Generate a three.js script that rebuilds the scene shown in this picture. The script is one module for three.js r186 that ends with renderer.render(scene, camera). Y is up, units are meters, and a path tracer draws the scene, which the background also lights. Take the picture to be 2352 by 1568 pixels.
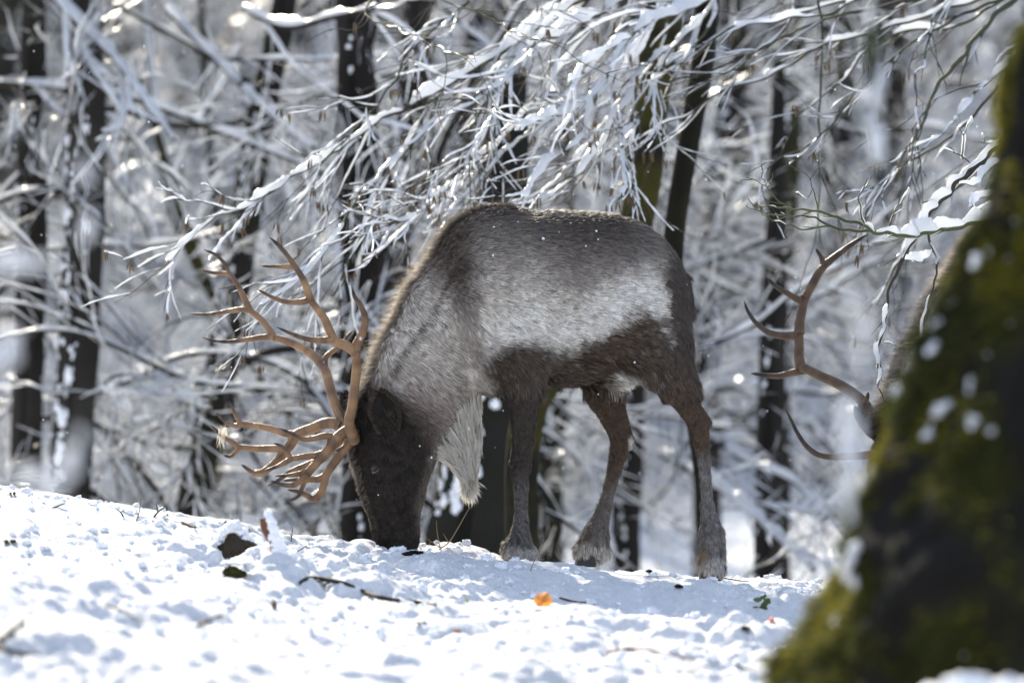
import * as THREE from 'three';
import { ImprovedNoise } from 'three/addons/math/ImprovedNoise.js';
import { ConvexGeometry } from 'three/addons/geometries/ConvexGeometry.js';
import { mergeGeometries } from 'three/addons/utils/BufferGeometryUtils.js';

// ---------------------------------------------------------------- camera, sky, sun, exposure
const V3 = THREE.Vector3, scene = new THREE.Scene();
const camera = new THREE.PerspectiveCamera(7.787, 1024 / 682, 0.5, 600);
camera.position.set(0, 0.72, 16); camera.lookAt(0, 0.72, 0);
camera.focus = 15.9; camera.userData.fStop = 2.4;
const sunDir = new V3(-0.42, 0.76, -1.22).normalize();
{ // a pale winter sky: thin high haze, brighter round the sun, deeper blue overhead
  const w = 256, h = 128, d = new Float32Array(w * h * 4), v = new V3();
  for (let y = 0; y < h; y++) for (let x = 0; x < w; x++) {
    const el = ((y + 0.5) / h - 0.5) * Math.PI, az = ((x + 0.5) / w - 0.5) * 2 * Math.PI; v.set(Math.cos(el) * Math.cos(az), Math.sin(el), Math.cos(el) * Math.sin(az));
    const up = Math.max(0, v.y), c = Math.max(0, v.dot(sunDir)), g = 0.55 * c ** 6 + 0.5 * c ** 24, i = (y * w + x) * 4;
    d[i] = 2.55 * (1 - 0.4 * up) + 3.0 * g; d[i + 1] = 2.8 * (1 - 0.27 * up) + 2.8 * g; d[i + 2] = 3.35 * (1 - 0.1 * up) + 2.4 * g; d[i + 3] = 1;
  }
  const t = new THREE.DataTexture(d, w, h, THREE.RGBAFormat, THREE.FloatType); t.mapping = THREE.EquirectangularReflectionMapping; t.needsUpdate = true;
  scene.background = t; scene.environment = t; scene.environmentIntensity = scene.backgroundIntensity = 0.17;
}
const sun = new THREE.DirectionalLight(new THREE.Color(1, 0.9, 0.72), 5); sun.name = 'sun';
sun.position.copy(sunDir).multiplyScalar(60); sun.castShadow = true; sun.shadow.radius = 1.2; scene.add(sun, sun.target);
Object.assign(sun.shadow.camera, { left: -12, right: 12, top: 12, bottom: -12, far: 160 });
const renderer = new THREE.WebGLRenderer(); renderer.shadowMap.enabled = true;
renderer.toneMapping = THREE.LinearToneMapping; renderer.toneMappingExposure = 2.12;

// ---------------------------------------------------------------- helpers
let seed = 7; const rnd = () => { seed = (seed + 0x6d2b79f5) | 0; let t = Math.imul(seed ^ (seed >>> 15), 1 | seed); t = (t + Math.imul(t ^ (t >>> 7), 61 | t)) ^ t; return ((t ^ (t >>> 14)) >>> 0) / 4294967296; };
const rr = (a, b) => a + (b - a) * rnd(), pick = (a) => a[Math.floor(rnd() * a.length)];
const PN = new ImprovedNoise(), noise = (x, y, z = 0.37) => PN.noise(x, y, z);
const clamp = (x, a = 0, b = 1) => x < a ? a : x > b ? b : x, mix = (a, b, t) => a + (b - a) * t;
const ss = (a, b, x) => { const t = clamp((x - a) / (b - a)); return t * t * (3 - 2 * t); };
const K = 720;                                                    // reference units per metre at the animal's distance
const W = (x, y, z = 0) => new V3((x - 1176) / K, (1302.4 - y) / K, z / K);   // a point of the animal, z towards the viewer
const at = (x, y, d) => { const s = d / 16 / K; return new V3((x - 1176) * s, 0.72 - (y - 784) * s, 16 - d); };
const UP = new V3(0, 1, 0);
const used = {};
const numbered = (n) => { used[n] = (used[n] ?? -1) + 1; return used[n] ? n + '_' + String(used[n]).padStart(3, '0') : n; };
function tag(o, label, category, group, kind) { if (label) o.userData.label = label; if (category) o.userData.category = category; if (group) o.userData.group = group; if (kind) o.userData.kind = kind; return o; }
function thing(name, label, category, pos, group) { const o = new THREE.Group(); o.name = numbered(name); if (pos) o.position.copy(pos); scene.add(o); return tag(o, label, category, group); }
function mesh(name, geo, mat, parent = scene) { const m = new THREE.Mesh(geo, mat); m.name = parent === scene ? numbered(name) : name; m.castShadow = m.receiveShadow = true; parent.add(m); return m; }
function copies(name, geo, mat, mats, cols, parent) {
  const m = new THREE.InstancedMesh(geo, mat, mats.length); m.name = name; m.castShadow = m.receiveShadow = true;
  mats.forEach((x, i) => m.setMatrixAt(i, x)); if (cols) cols.forEach((c, i) => m.setColorAt(i, c));
  m.userData.kind = 'stuff'; parent.add(m); return m;
}
// collects tubes and lumps into one geometry
class Acc {
  constructor() { this.p = []; this.c = []; this.i = []; this.u = []; }
  get n() { return this.p.length / 3; }
  vert(x, y, z, c, u = 0, v = 0) { this.p.push(x, y, z); this.c.push(c[0], c[1], c[2]); this.u.push(u, v); }
  rings(m, k) { const b = this.n - m * k; for (let a = 0; a < m - 1; a++) for (let j = 0; j < k; j++) { const q = b + a * k + j, w = b + a * k + (j + 1) % k; this.i.push(q, w, q + k, w, w + k, q + k); } }
  tube(pts, rad, k, col) {                                        // rad(t, i), col(t, point)
    const m = pts.length, t = new V3(), s = new V3(), u = new V3(); let ref = null, len = 0;
    for (let a = 0; a < m; a++) {
      t.subVectors(pts[Math.min(a + 1, m - 1)], pts[Math.max(a - 1, 0)]).normalize();
      if (!ref) ref = Math.abs(t.y) > 0.8 ? new V3(1, 0, 0) : UP.clone();
      s.crossVectors(t, ref).normalize(); u.crossVectors(s, t).normalize(); ref = u.clone();
      if (a) len += pts[a].distanceTo(pts[a - 1]);
      const f = m > 1 ? a / (m - 1) : 0, c = typeof col === 'function' ? col(f, pts[a]) : col;
      for (let j = 0; j < k; j++) { const g = j / k * 6.2832, r = rad(f, a, g); this.vert(pts[a].x + (s.x * Math.cos(g) + u.x * Math.sin(g)) * r, pts[a].y + (s.y * Math.cos(g) + u.y * Math.sin(g)) * r, pts[a].z + (s.z * Math.cos(g) + u.z * Math.sin(g)) * r, c, g * rad(f, a, 0), len); }
    }
    this.rings(m, k);
    for (const e of [0, m - 1]) { const b = this.n; const c = typeof col === 'function' ? col(e ? 1 : 0, pts[e]) : col; const base = this.n - (m - e) * k - (e ? 0 : 0); this.vert(pts[e].x, pts[e].y, pts[e].z, c); const st = e ? b - k - (this.cap ? 1 : 0) : base; for (let j = 0; j < k; j++) e ? this.i.push(b, st + j, st + (j + 1) % k) : this.i.push(b, st + (j + 1) % k, st + j); this.cap = !e; }
    this.cap = false;
  }
  // snow lying on a twig: amount(t, p) metres of depth
  snow(pts, rw, amount, k, col) {
    const t = new V3(), s = new V3(), u = new V3(); let run = [];
    const flush = () => {
      if (run.length > 2) {
        for (const [p, a, r, tx, ty, tz] of run) {
          t.set(tx, ty, tz); s.crossVectors(t, UP); if (s.lengthSq() < 0.02) s.set(1, 0, 0.3); s.normalize(); u.crossVectors(s, t).normalize();
          const w = r * 0.95 + a * 0.42, top = r * 0.5 + a, bot = r * 0.1;
          for (let j = 0; j < k; j++) { const g = j / k * 6.2832, cs = Math.cos(g) * w, sn = Math.sin(g) * (Math.sin(g) > 0 ? top : bot) + r * 0.5; this.vert(p.x + s.x * cs + u.x * sn, p.y + s.y * cs + u.y * sn, p.z + s.z * cs + u.z * sn, col); }
        }
        this.rings(run.length, k);
      }
      run = [];
    };
    const m = pts.length;
    for (let a = 0; a < m; a++) {
      t.subVectors(pts[Math.min(a + 1, m - 1)], pts[Math.max(a - 1, 0)]).normalize();
      const f = a / (m - 1), d = amount(f, pts[a]) * (0.35 + 0.65 * Math.sqrt(Math.max(0, 1 - t.y * t.y)));
      if (d > 0.0015) run.push([pts[a], d, rw(f), t.x, t.y, t.z]); else { if (run.length) run.push([pts[a], 0.0003, rw(f) * 0.7, t.x, t.y, t.z]); flush(); if (a < m - 1) run.push([pts[a], 0.0003, rw(f) * 0.7, t.x, t.y, t.z]); }
    }
    flush();
  }
  lump(c, rx, ry, rz, col, det = 1, amp = 0.25, f = 2, rot) {
    const g = new THREE.IcosahedronGeometry(1, det), P = g.attributes.position, map = new Map(), ix = [], o = rnd() * 50, v = new V3();
    for (let a = 0; a < P.count; a++) {
      const key = Math.round(P.getX(a) * 999) + ',' + Math.round(P.getY(a) * 999) + ',' + Math.round(P.getZ(a) * 999);
      if (!map.has(key)) { map.set(key, this.n); v.fromBufferAttribute(P, a); const q = 1 + amp * noise(v.x * f + o, v.y * f, v.z * f) * 2; v.set(v.x * rx * q, v.y * ry * q, v.z * rz * q); if (rot) v.applyQuaternion(rot); this.vert(c.x + v.x, c.y + v.y, c.z + v.z, col); }
      ix.push(map.get(key));
    }
    this.i.push(...ix);
  }
  geo() {
    const g = new THREE.BufferGeometry(); g.setAttribute('position', new THREE.BufferAttribute(new Float32Array(this.p), 3)); g.setAttribute('color', new THREE.BufferAttribute(new Float32Array(this.c), 3)); g.setAttribute('uv', new THREE.BufferAttribute(new Float32Array(this.u), 2));
    g.setIndex(this.i); g.computeVertexNormals(); return g;
  }
  build(name, mat, parent) { return mesh(name, this.geo(), mat, parent); }
}
const curve = (pts, step) => { const c = new THREE.CatmullRomCurve3(pts, false, 'centripetal'); return c.getSpacedPoints(Math.max(2, Math.round(c.getLength() / step))); };
const pairs = (a, f) => { const o = []; for (let i = 0; i < a.length; i += 2) o.push(f(a[i], a[i + 1], i / Math.max(1, a.length - 2))); return o; };
function tex(n, f, rep, srgb) {
  const d = new Uint8Array(n * n * 4); for (let y = 0; y < n; y++) for (let x = 0; x < n; x++) { const v = f(x / n, y / n); for (let c = 0; c < 3; c++) d[(y * n + x) * 4 + c] = clamp(Array.isArray(v) ? v[c] : v) * 255; d[(y * n + x) * 4 + 3] = 255; }
  const t = new THREE.DataTexture(d, n, n); t.wrapS = t.wrapT = THREE.RepeatWrapping; t.magFilter = THREE.LinearFilter; t.repeat.set(rep, rep); if (srgb) t.colorSpace = THREE.SRGBColorSpace; t.needsUpdate = true; return t;
}
const torus = (fx, fy) => (u, v, k = 0) => noise(Math.cos(u * 6.2832) * fx + 5 + k, Math.sin(u * 6.2832) * fx + Math.cos(v * 6.2832) * fy, Math.sin(v * 6.2832) * fy + 9);
const nA = torus(3, 3), nB = torus(9, 9), nC = torus(22, 22), nS = torus(9, 2);
const grainTex = tex(512, (u, v) => 0.5 + 0.35 * nB(u, v) + 0.45 * nC(u, v, 3), 4);
const barkTex = tex(512, (u, v) => 0.5 + 0.5 * Math.abs(nS(u, v)) - 0.25 + 0.3 * nC(u, v, 8) + 0.2 * nB(u, v), 2.2);
// ---------------------------------------------------------------- materials
const std = (o) => new THREE.MeshStandardMaterial({ roughness: 0.9, ...o }), phys = (o) => new THREE.MeshPhysicalMaterial({ roughness: 0.95, ...o });
const M = {
  ground: phys({ color: new THREE.Color(0.86, 0.88, 0.91), roughness: 0.75, bumpMap: grainTex, bumpScale: 0.009, specularIntensity: 0.5 }),
  snow: phys({ color: new THREE.Color(0.88, 0.9, 0.93), roughness: 1, transmission: 0.62, specularIntensity: 0.4, clearcoat: 0.8, clearcoatRoughness: 0.22 }),
  solidSnow: phys({ color: new THREE.Color(0.86, 0.88, 0.92), roughness: 0.85, specularIntensity: 0.4 }),
  wood: std({ vertexColors: true, roughness: 0.85, bumpMap: barkTex, bumpScale: 0.002 }),
  bark: phys({ vertexColors: true, roughness: 1, specularIntensity: 0.3, bumpMap: barkTex, bumpScale: 0.012 }),
  skin: std({ vertexColors: true, roughness: 0.95 }),
  fur: phys({ roughness: 0.55, ior: 1.5, specularIntensity: 0.3 }),
  paleFur: phys({ roughness: 1, transmission: 0.55, specularIntensity: 0.3 }),
  antler: std({ vertexColors: true, roughness: 0.5, bumpMap: barkTex, bumpScale: 0.004 }),
  leaf: phys({ vertexColors: true, roughness: 1, transmission: 0.5 }),
  moss: phys({ roughness: 1, transmission: 0.3, specularIntensity: 0.2 }),
  eye: std({ color: new THREE.Color(0.012, 0.01, 0.009), roughness: 0.12 }),
  lid: std({ color: new THREE.Color(0.13, 0.07, 0.06), roughness: 0.6 }),
  horn: std({ color: new THREE.Color(0.022, 0.02, 0.019), roughness: 0.5, bumpMap: barkTex, bumpScale: 0.001 }),
};
const SNOW0 = [1, 1, 1], SNOW = [0.88, 0.9, 0.93];

// ---------------------------------------------------------------- ground
const crestX = [-300, -40, 200, 450, 620, 850, 1000, 1150, 1300, 1500, 1700, 1880, 2150, 2600], crestY = [1090, 1122, 1160, 1194, 1225, 1258, 1272, 1280, 1289, 1303, 1325, 1343, 1364, 1394];
function crest(x) { const px = x * K + 1176; if (px <= crestX[0]) return (1302 - crestY[0]) / K; for (let i = 1; i < crestX.length; i++) if (px < crestX[i]) { const t = (px - crestX[i - 1]) / (crestX[i] - crestX[i - 1]); return (1302 - mix(crestY[i - 1], crestY[i], t)) / K; } return (1302 - crestY.at(-1)) / K; }
const hash = (a, b, k) => { let h = Math.imul(a * 374761 + b * 668265 + k * 974711, 1274126177); h ^= h >>> 13; h = Math.imul(h, 1103515245); return ((h ^ (h >>> 16)) >>> 0) / 4294967296; };
function clods(x, z, s, k) {                                      // rounded lumps of broken snow, s metres apart
  const gx = Math.floor(x / s), gz = Math.floor(z / s); let h = 0;
  for (let a = -1; a < 2; a++) for (let b = -1; b < 2; b++) {
    const q = hash(gx + a, gz + b, k); if (q > 0.62) continue;
    const cx = (gx + a + hash(gx + a, gz + b, k + 1)) * s, cz = (gz + b + hash(gx + a, gz + b, k + 2)) * s, r = s * (0.25 + 0.55 * hash(gx + a, gz + b, k + 3));
    const e = ((x - cx) ** 2 + (z - cz) ** 2) / (r * r); if (e < 1) h = Math.max(h, r * Math.sqrt(1 - e) * (0.35 + q));
  }
  return h;
}
function groundBase(x, z) {
  if (z > -0.35) { const f = z + 0.35; return crest(x) - 0.028 * Math.min(f, 9); }
  const f = -0.35 - z, edge = crest(clamp(x, -3, 3));
  let y = edge * Math.exp(-f * 0.12) - 1.7 * ss(0, 7, f) - 0.12 * Math.min(f, 1.5);
  const hill = Math.max(0, -z - 8); y += 0.17 * Math.min(hill, 95) + (hill > 0 ? 0.35 * noise(x * 0.12, z * 0.12) * Math.min(1, hill / 5) : 0);
  return y;
}
function groundY(x, z) {
  let y = groundBase(x, z); const near = 1 - ss(2.4, 4, Math.abs(x)), front = z > -2 ? 1 : 0.6;
  y += 0.05 * noise(x * 1.1, z * 1.1, 2) * front;
  if (z > -1.6 && z < 7 && near > 0) {
    const wx = x + 0.05 * noise(x * 6, z * 6, 1), wz = z + 0.05 * noise(x * 6, z * 6, 8), rough = 0.22 + 0.9 * ss(-0.15, 0.4, noise(x * 0.9 + 3, z * 0.7, 5)), calm = mix(0.55, 1, ss(-0.1, 1.2, z));
    y += near * calm * (0.035 * noise(wx * 3.2, wz * 3.2, 4) + rough * (0.5 * clods(wx, wz, 0.17, 3) + 0.62 * clods(wx + 4, wz, 0.07, 17)) + (0.25 + 0.5 * rough) * 0.6 * clods(wx, wz + 9, 0.033, 31) + 0.008 * noise(x * 22, z * 22, 3) + 0.006 * noise(x * 55, z * 55, 6)) - 0.006 * near;
  } else y += 0.04 * noise(x * 2.3, z * 2.3, 4);
  return y;
}
{
  const grow = (a, step, f, to) => { const o = []; let p = a, s = step; while (Math.abs(p) < to) { s *= f; p += Math.sign(step) * Math.abs(s); o.push(p); } return o; };
  const xs = [], zs = []; for (let x = -2.1; x <= 2.101; x += 0.0088) xs.push(x); for (let z = -1.1; z <= 5.6; z += z < 0.2 ? 0.009 : 0.0125) zs.push(z);
  const X = [...grow(-2.1, -0.012, 1.16, 190).reverse(), ...xs, ...grow(2.1, 0.012, 1.16, 190)], Z = [...grow(-1.1, -0.012, 1.09, 230).reverse(), ...zs, ...grow(5.6, 0.02, 1.2, 60)];
  const nx = X.length, nz = Z.length, p = new Float32Array(nx * nz * 3), uv = new Float32Array(nx * nz * 2), ix = [];
  for (let b = 0, i = 0; b < nz; b++) for (let a = 0; a < nx; a++, i++) { p[i * 3] = X[a]; p[i * 3 + 1] = groundY(X[a], Z[b]); p[i * 3 + 2] = Z[b]; uv[i * 2] = X[a]; uv[i * 2 + 1] = Z[b]; if (a && b) ix.push(i - nx - 1, i - 1, i, i - nx - 1, i, i - nx); }
  const g = new THREE.BufferGeometry(); g.setAttribute('position', new THREE.BufferAttribute(p, 3)); g.setAttribute('uv', new THREE.BufferAttribute(uv, 2)); g.setIndex(ix); g.computeVertexNormals();
  // loose crumbs of snow kicked up on the rise
  seed = 15; const ca = new Acc(); ca.lump(new V3(), 1, 0.8, 1, SNOW0, 2, 0.4, 2.5); const ms = [];
  for (let i = 0; i < 2600; i++) { const x = rr(-1.75, 1.5), z = mix(-0.6, 3.6, rnd() ** 1.5), s = 0.004 + 0.013 * rnd() ** 2.5, k = noise(x * 1.6, z * 1.6, 12); if (k < rr(-0.35, 0.3)) continue; ms.push(new THREE.Matrix4().compose(new V3(x, groundY(x, z) + s * 0.3, z), new THREE.Quaternion().setFromEuler(new THREE.Euler(rr(-0.5, 0.5), rr(0, 6), rr(-0.5, 0.5))), new V3(s, s * rr(0.7, 1.2), s))); }
  const cr = copies('snow_crumbs', ca.geo(), M.solidSnow, ms, null, scene); tag(cr, 'loose crumbs of snow scattered over the rise', null, null, 'stuff');
  tag(mesh('snowy_ground', g, M.ground), 'lumpy sunlit snow of the rise and the forest slope behind it', 'snow', null, 'structure');
}

// the forest leaves the low sun a way through to the animal and most of the snow before it
const inSun = (p) => { const k = -(p.z - 0.2) / sunDir.z, x = p.x + sunDir.x * k, y = p.y + sunDir.y * k; return x > -1.5 && x < 1.2 && y > -0.9 && y < 1.6; };
const sunny = (p) => p.z < -0.5 && inSun(p);

// ---------------------------------------------------------------- the grazing reindeer
// body: tapered bones joined by a smooth minimum, meshed on a grid. Coordinates are reference units, y down, z towards the viewer.
const bones = [];
const bone = (ax, ay, az, ar, bx, by, bz, br, zs = 1, k = 26) => bones.push({ ax, ay, az, ar, bx, by, bz, br, zs, k });
bone(1138, 604, 0, 130, 1165, 660, 0, 172, 0.72);               // withers
bone(1190, 682, 0, 198, 1300, 684, 0, 194, 0.82);               // barrel
bone(1300, 684, 0, 194, 1382, 680, 0, 186, 0.84);
bone(1388, 678, 0, 180, 1404, 680, 0, 170, 0.84);               // rump
bone(1436, 700, 0, 145, 1452, 740, 0, 138, 0.9);
bone(1150, 640, 0, 156, 1060, 742, 0, 138, 0.62);               // neck
bone(1060, 742, 0, 138, 985, 838, 0, 114, 0.64);
bone(985, 838, 0, 114, 934, 950, 0, 105, 0.64);
bone(934, 950, 0, 107, 904, 1035, 0, 100, 0.64);                 // head
bone(904, 1035, 0, 100, 902, 1115, 0, 77, 0.68, 18);
bone(902, 1115, 0, 77, 909, 1222, 0, 54, 0.84, 18);
bone(909, 1222, 0, 55, 911, 1240, 0, 53, 0.9, 14);             // muzzle
bone(862, 1040, 44, 22, 874, 1100, 42, 16, 1, 20); bone(862, 1040, -44, 22, 874, 1100, -42, 16, 1, 20);   // brow and cheek
bone(940, 1090, 42, 30, 925, 1150, 38, 20, 0.8, 24); bone(940, 1090, -42, 30, 925, 1150, -38, 20, 0.8, 24);
bone(1130, 820, 0, 92, 1180, 850, 0, 72, 0.9);                  // breast
for (const s of [1, -1]) {
  bone(1175, 640, s * 95, 60, 1190, 800, s * 88, 80, 0.62, 34);  // shoulder
  bone(1196, 800, s * 84, 66, 1206, 890, s * 76, 42, 0.8, 24);
  bone(1206, 890, s * 76, 43, 1201, 1010, s * 74, 29, 0.85, 14);
  bone(1201, 1010, s * 74, 28, 1195, 1068, s * 74, 28, 0.9, 10);
  bone(1193, 1068, s * 74, 27, 1197, 1115, s * 74, 19, 0.9, 8);
  bone(1197, 1115, s * 74, 19, 1197, 1195, s * 74, 18, 0.85, 8);
  bone(1197, 1195, s * 74, 19, 1192, 1258, s * 74, 34, 0.9, 10);
  bone(1176, 1262, s * 74, 27, 1210, 1275, s * 74, 27, 1.1, 10);
}
{ // hind leg nearest the viewer, standing back
  bone(1445, 690, 70, 96, 1500, 800, 78, 84, 0.7, 34); bone(1512, 800, 78, 78, 1556, 886, 80, 44, 0.7, 22);
  bone(1556, 886, 80, 42, 1596, 962, 82, 26, 0.75, 14); bone(1600, 952, 82, 24, 1619, 968, 82, 17, 0.8, 6);
  bone(1603, 975, 82, 27, 1615, 1060, 82, 17, 0.85, 8); bone(1615, 1060, 82, 17, 1622, 1160, 82, 17, 0.85, 8);
  bone(1622, 1160, 82, 18, 1632, 1225, 82, 31, 0.9, 10); bone(1632, 1225, 82, 31, 1632, 1300, 82, 36, 0.9, 10);
}
{ // far hind leg, stepped forward under the belly
  bone(1400, 700, -75, 100, 1396, 830, -78, 74, 0.7, 34); bone(1390, 830, -78, 66, 1392, 908, -78, 46, 0.75, 22);
  bone(1392, 908, -78, 46, 1424, 990, -78, 31, 0.8, 14); bone(1424, 986, -78, 30, 1443, 1014, -78, 22, 0.8, 6);
  bone(1428, 1015, -78, 29, 1413, 1080, -78, 20, 0.9, 8); bone(1413, 1080, -78, 20, 1390, 1165, -78, 19, 0.9, 8);
  bone(1390, 1165, -78, 20, 1370, 1228, -78, 32, 0.95, 10); bone(1370, 1228, -78, 32, 1342, 1270, -78, 28, 1.1, 10); bone(1370, 1240, -78, 31, 1382, 1272, -78, 27, 1.1, 10);
}
bone(1570, 640, 0, 14, 1584, 715, 0, 12, 1.3, 14);              // tail
for (const b of bones) { b.dx = b.bx - b.ax; b.dy = b.by - b.ay; b.dz = b.bz - b.az; b.l2 = b.dx ** 2 + b.dy ** 2 + b.dz ** 2; b.R = Math.max(b.ar, b.br); }
function field(x, y, z) {
  let d = 1e9;
  for (const b of bones) {
    const qx = x - b.ax, qy = y - b.ay, qz = z - b.az, h = clamp((qx * b.dx + qy * b.dy + qz * b.dz) / b.l2);
    const ex = qx - h * b.dx, ey = qy - h * b.dy, ez = (qz - h * b.dz) / b.zs, e = Math.sqrt(ex * ex + ey * ey + ez * ez) - (b.ar + (b.br - b.ar) * h) + 5;
    if (e > d + b.k) continue;
    const m = Math.max(b.k - Math.abs(d - e), 0) / b.k; d = Math.min(d, e) - m * m * b.k * 0.25;
  }
  return d;
}
const grad = (x, y, z, o) => o.set(field(x + 2, y, z) - field(x - 2, y, z), field(x, y + 2, z) - field(x, y - 2, z), field(x, y, z + 2) - field(x, y, z - 2)).normalize();
function surfaceNet(f, lo, hi, st) {
  const n = lo.map((l, i) => Math.ceil((hi[i] - l) / st) + 1), val = new Float32Array(n[0] * n[1] * n[2]), id = (a, b, c) => (c * n[1] + b) * n[0] + a;
  for (let c = 0; c < n[2]; c++) for (let b = 0; b < n[1]; b++) for (let a = 0; a < n[0]; a++) val[id(a, b, c)] = f(lo[0] + a * st, lo[1] + b * st, lo[2] + c * st);
  const vid = new Int32Array(val.length).fill(-1), P = [], I = [], E = [[0, 1], [2, 3], [4, 5], [6, 7], [0, 2], [1, 3], [4, 6], [5, 7], [0, 4], [1, 5], [2, 6], [3, 7]];
  for (let c = 0; c < n[2] - 1; c++) for (let b = 0; b < n[1] - 1; b++) for (let a = 0; a < n[0] - 1; a++) {
    const v = []; let neg = 0; for (let q = 0; q < 8; q++) { v.push(val[id(a + (q & 1), b + (q >> 1 & 1), c + (q >> 2))]); if (v[q] < 0) neg++; }
    if (!neg || neg === 8) continue;
    let x = 0, y = 0, z = 0, m = 0;
    for (const [s, t] of E) if ((v[s] < 0) !== (v[t] < 0)) { const k = v[s] / (v[s] - v[t]); x += mix(s & 1, t & 1, k); y += mix(s >> 1 & 1, t >> 1 & 1, k); z += mix(s >> 2, t >> 2, k); m++; }
    vid[id(a, b, c)] = P.length / 3; P.push(lo[0] + (a + x / m) * st, lo[1] + (b + y / m) * st, lo[2] + (c + z / m) * st);
  }
  const quad = (p, q, r, s, flip) => { if (p < 0 || q < 0 || r < 0 || s < 0) return; flip ? I.push(p, r, q, p, s, r) : I.push(p, q, r, p, r, s); };
  for (let c = 1; c < n[2] - 1; c++) for (let b = 1; b < n[1] - 1; b++) for (let a = 1; a < n[0] - 1; a++) {
    const v = val[id(a, b, c)] < 0;
    if (v !== val[id(a + 1, b, c)] < 0) quad(vid[id(a, b - 1, c - 1)], vid[id(a, b, c - 1)], vid[id(a, b, c)], vid[id(a, b - 1, c)], !v);
    if (v !== val[id(a, b + 1, c)] < 0) quad(vid[id(a - 1, b, c - 1)], vid[id(a, b, c - 1)], vid[id(a, b, c)], vid[id(a - 1, b, c)], v);
    if (v !== val[id(a, b, c + 1)] < 0) quad(vid[id(a - 1, b - 1, c)], vid[id(a, b - 1, c)], vid[id(a, b, c)], vid[id(a - 1, b, c)], !v);
  }
  return { P, I };
}
// coat markings and the painted neck crease: colour of the hair at a place on the animal
const fbm = (x, y, z) => noise(x, y, z) + 0.5 * noise(x * 2.1, y * 2.1, z * 2.1 + 4) + 0.25 * noise(x * 4.3, y * 4.3, z * 4.3 + 9);
const lerp3 = (a, b, t) => [mix(a[0], b[0], t), mix(a[1], b[1], t), mix(a[2], b[2], t)];
const lineY = (pts, x) => { if (x <= pts[0]) return pts[1]; for (let i = 2; i < pts.length; i += 2) if (x < pts[i]) return mix(pts[i - 1], pts[i + 1], (x - pts[i - 2]) / (pts[i] - pts[i - 2])); return pts.at(-1); };
const DARK = [0.085, 0.068, 0.056], BROWN = [0.085, 0.062, 0.046], BLACK = [0.022, 0.018, 0.016], GREY = [0.35, 0.318, 0.285], PALE = [0.62, 0.58, 0.53], WHITE = [0.8, 0.78, 0.74];
const whiteLow = [1020, 880, 1085, 850, 1125, 795, 1200, 780, 1270, 800, 1330, 775, 1400, 742, 1470, 706, 1500, 730, 1530, 790], palerTop = [1060, 545, 1110, 575, 1200, 575, 1300, 618, 1400, 615, 1480, 585, 1540, 570];
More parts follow.
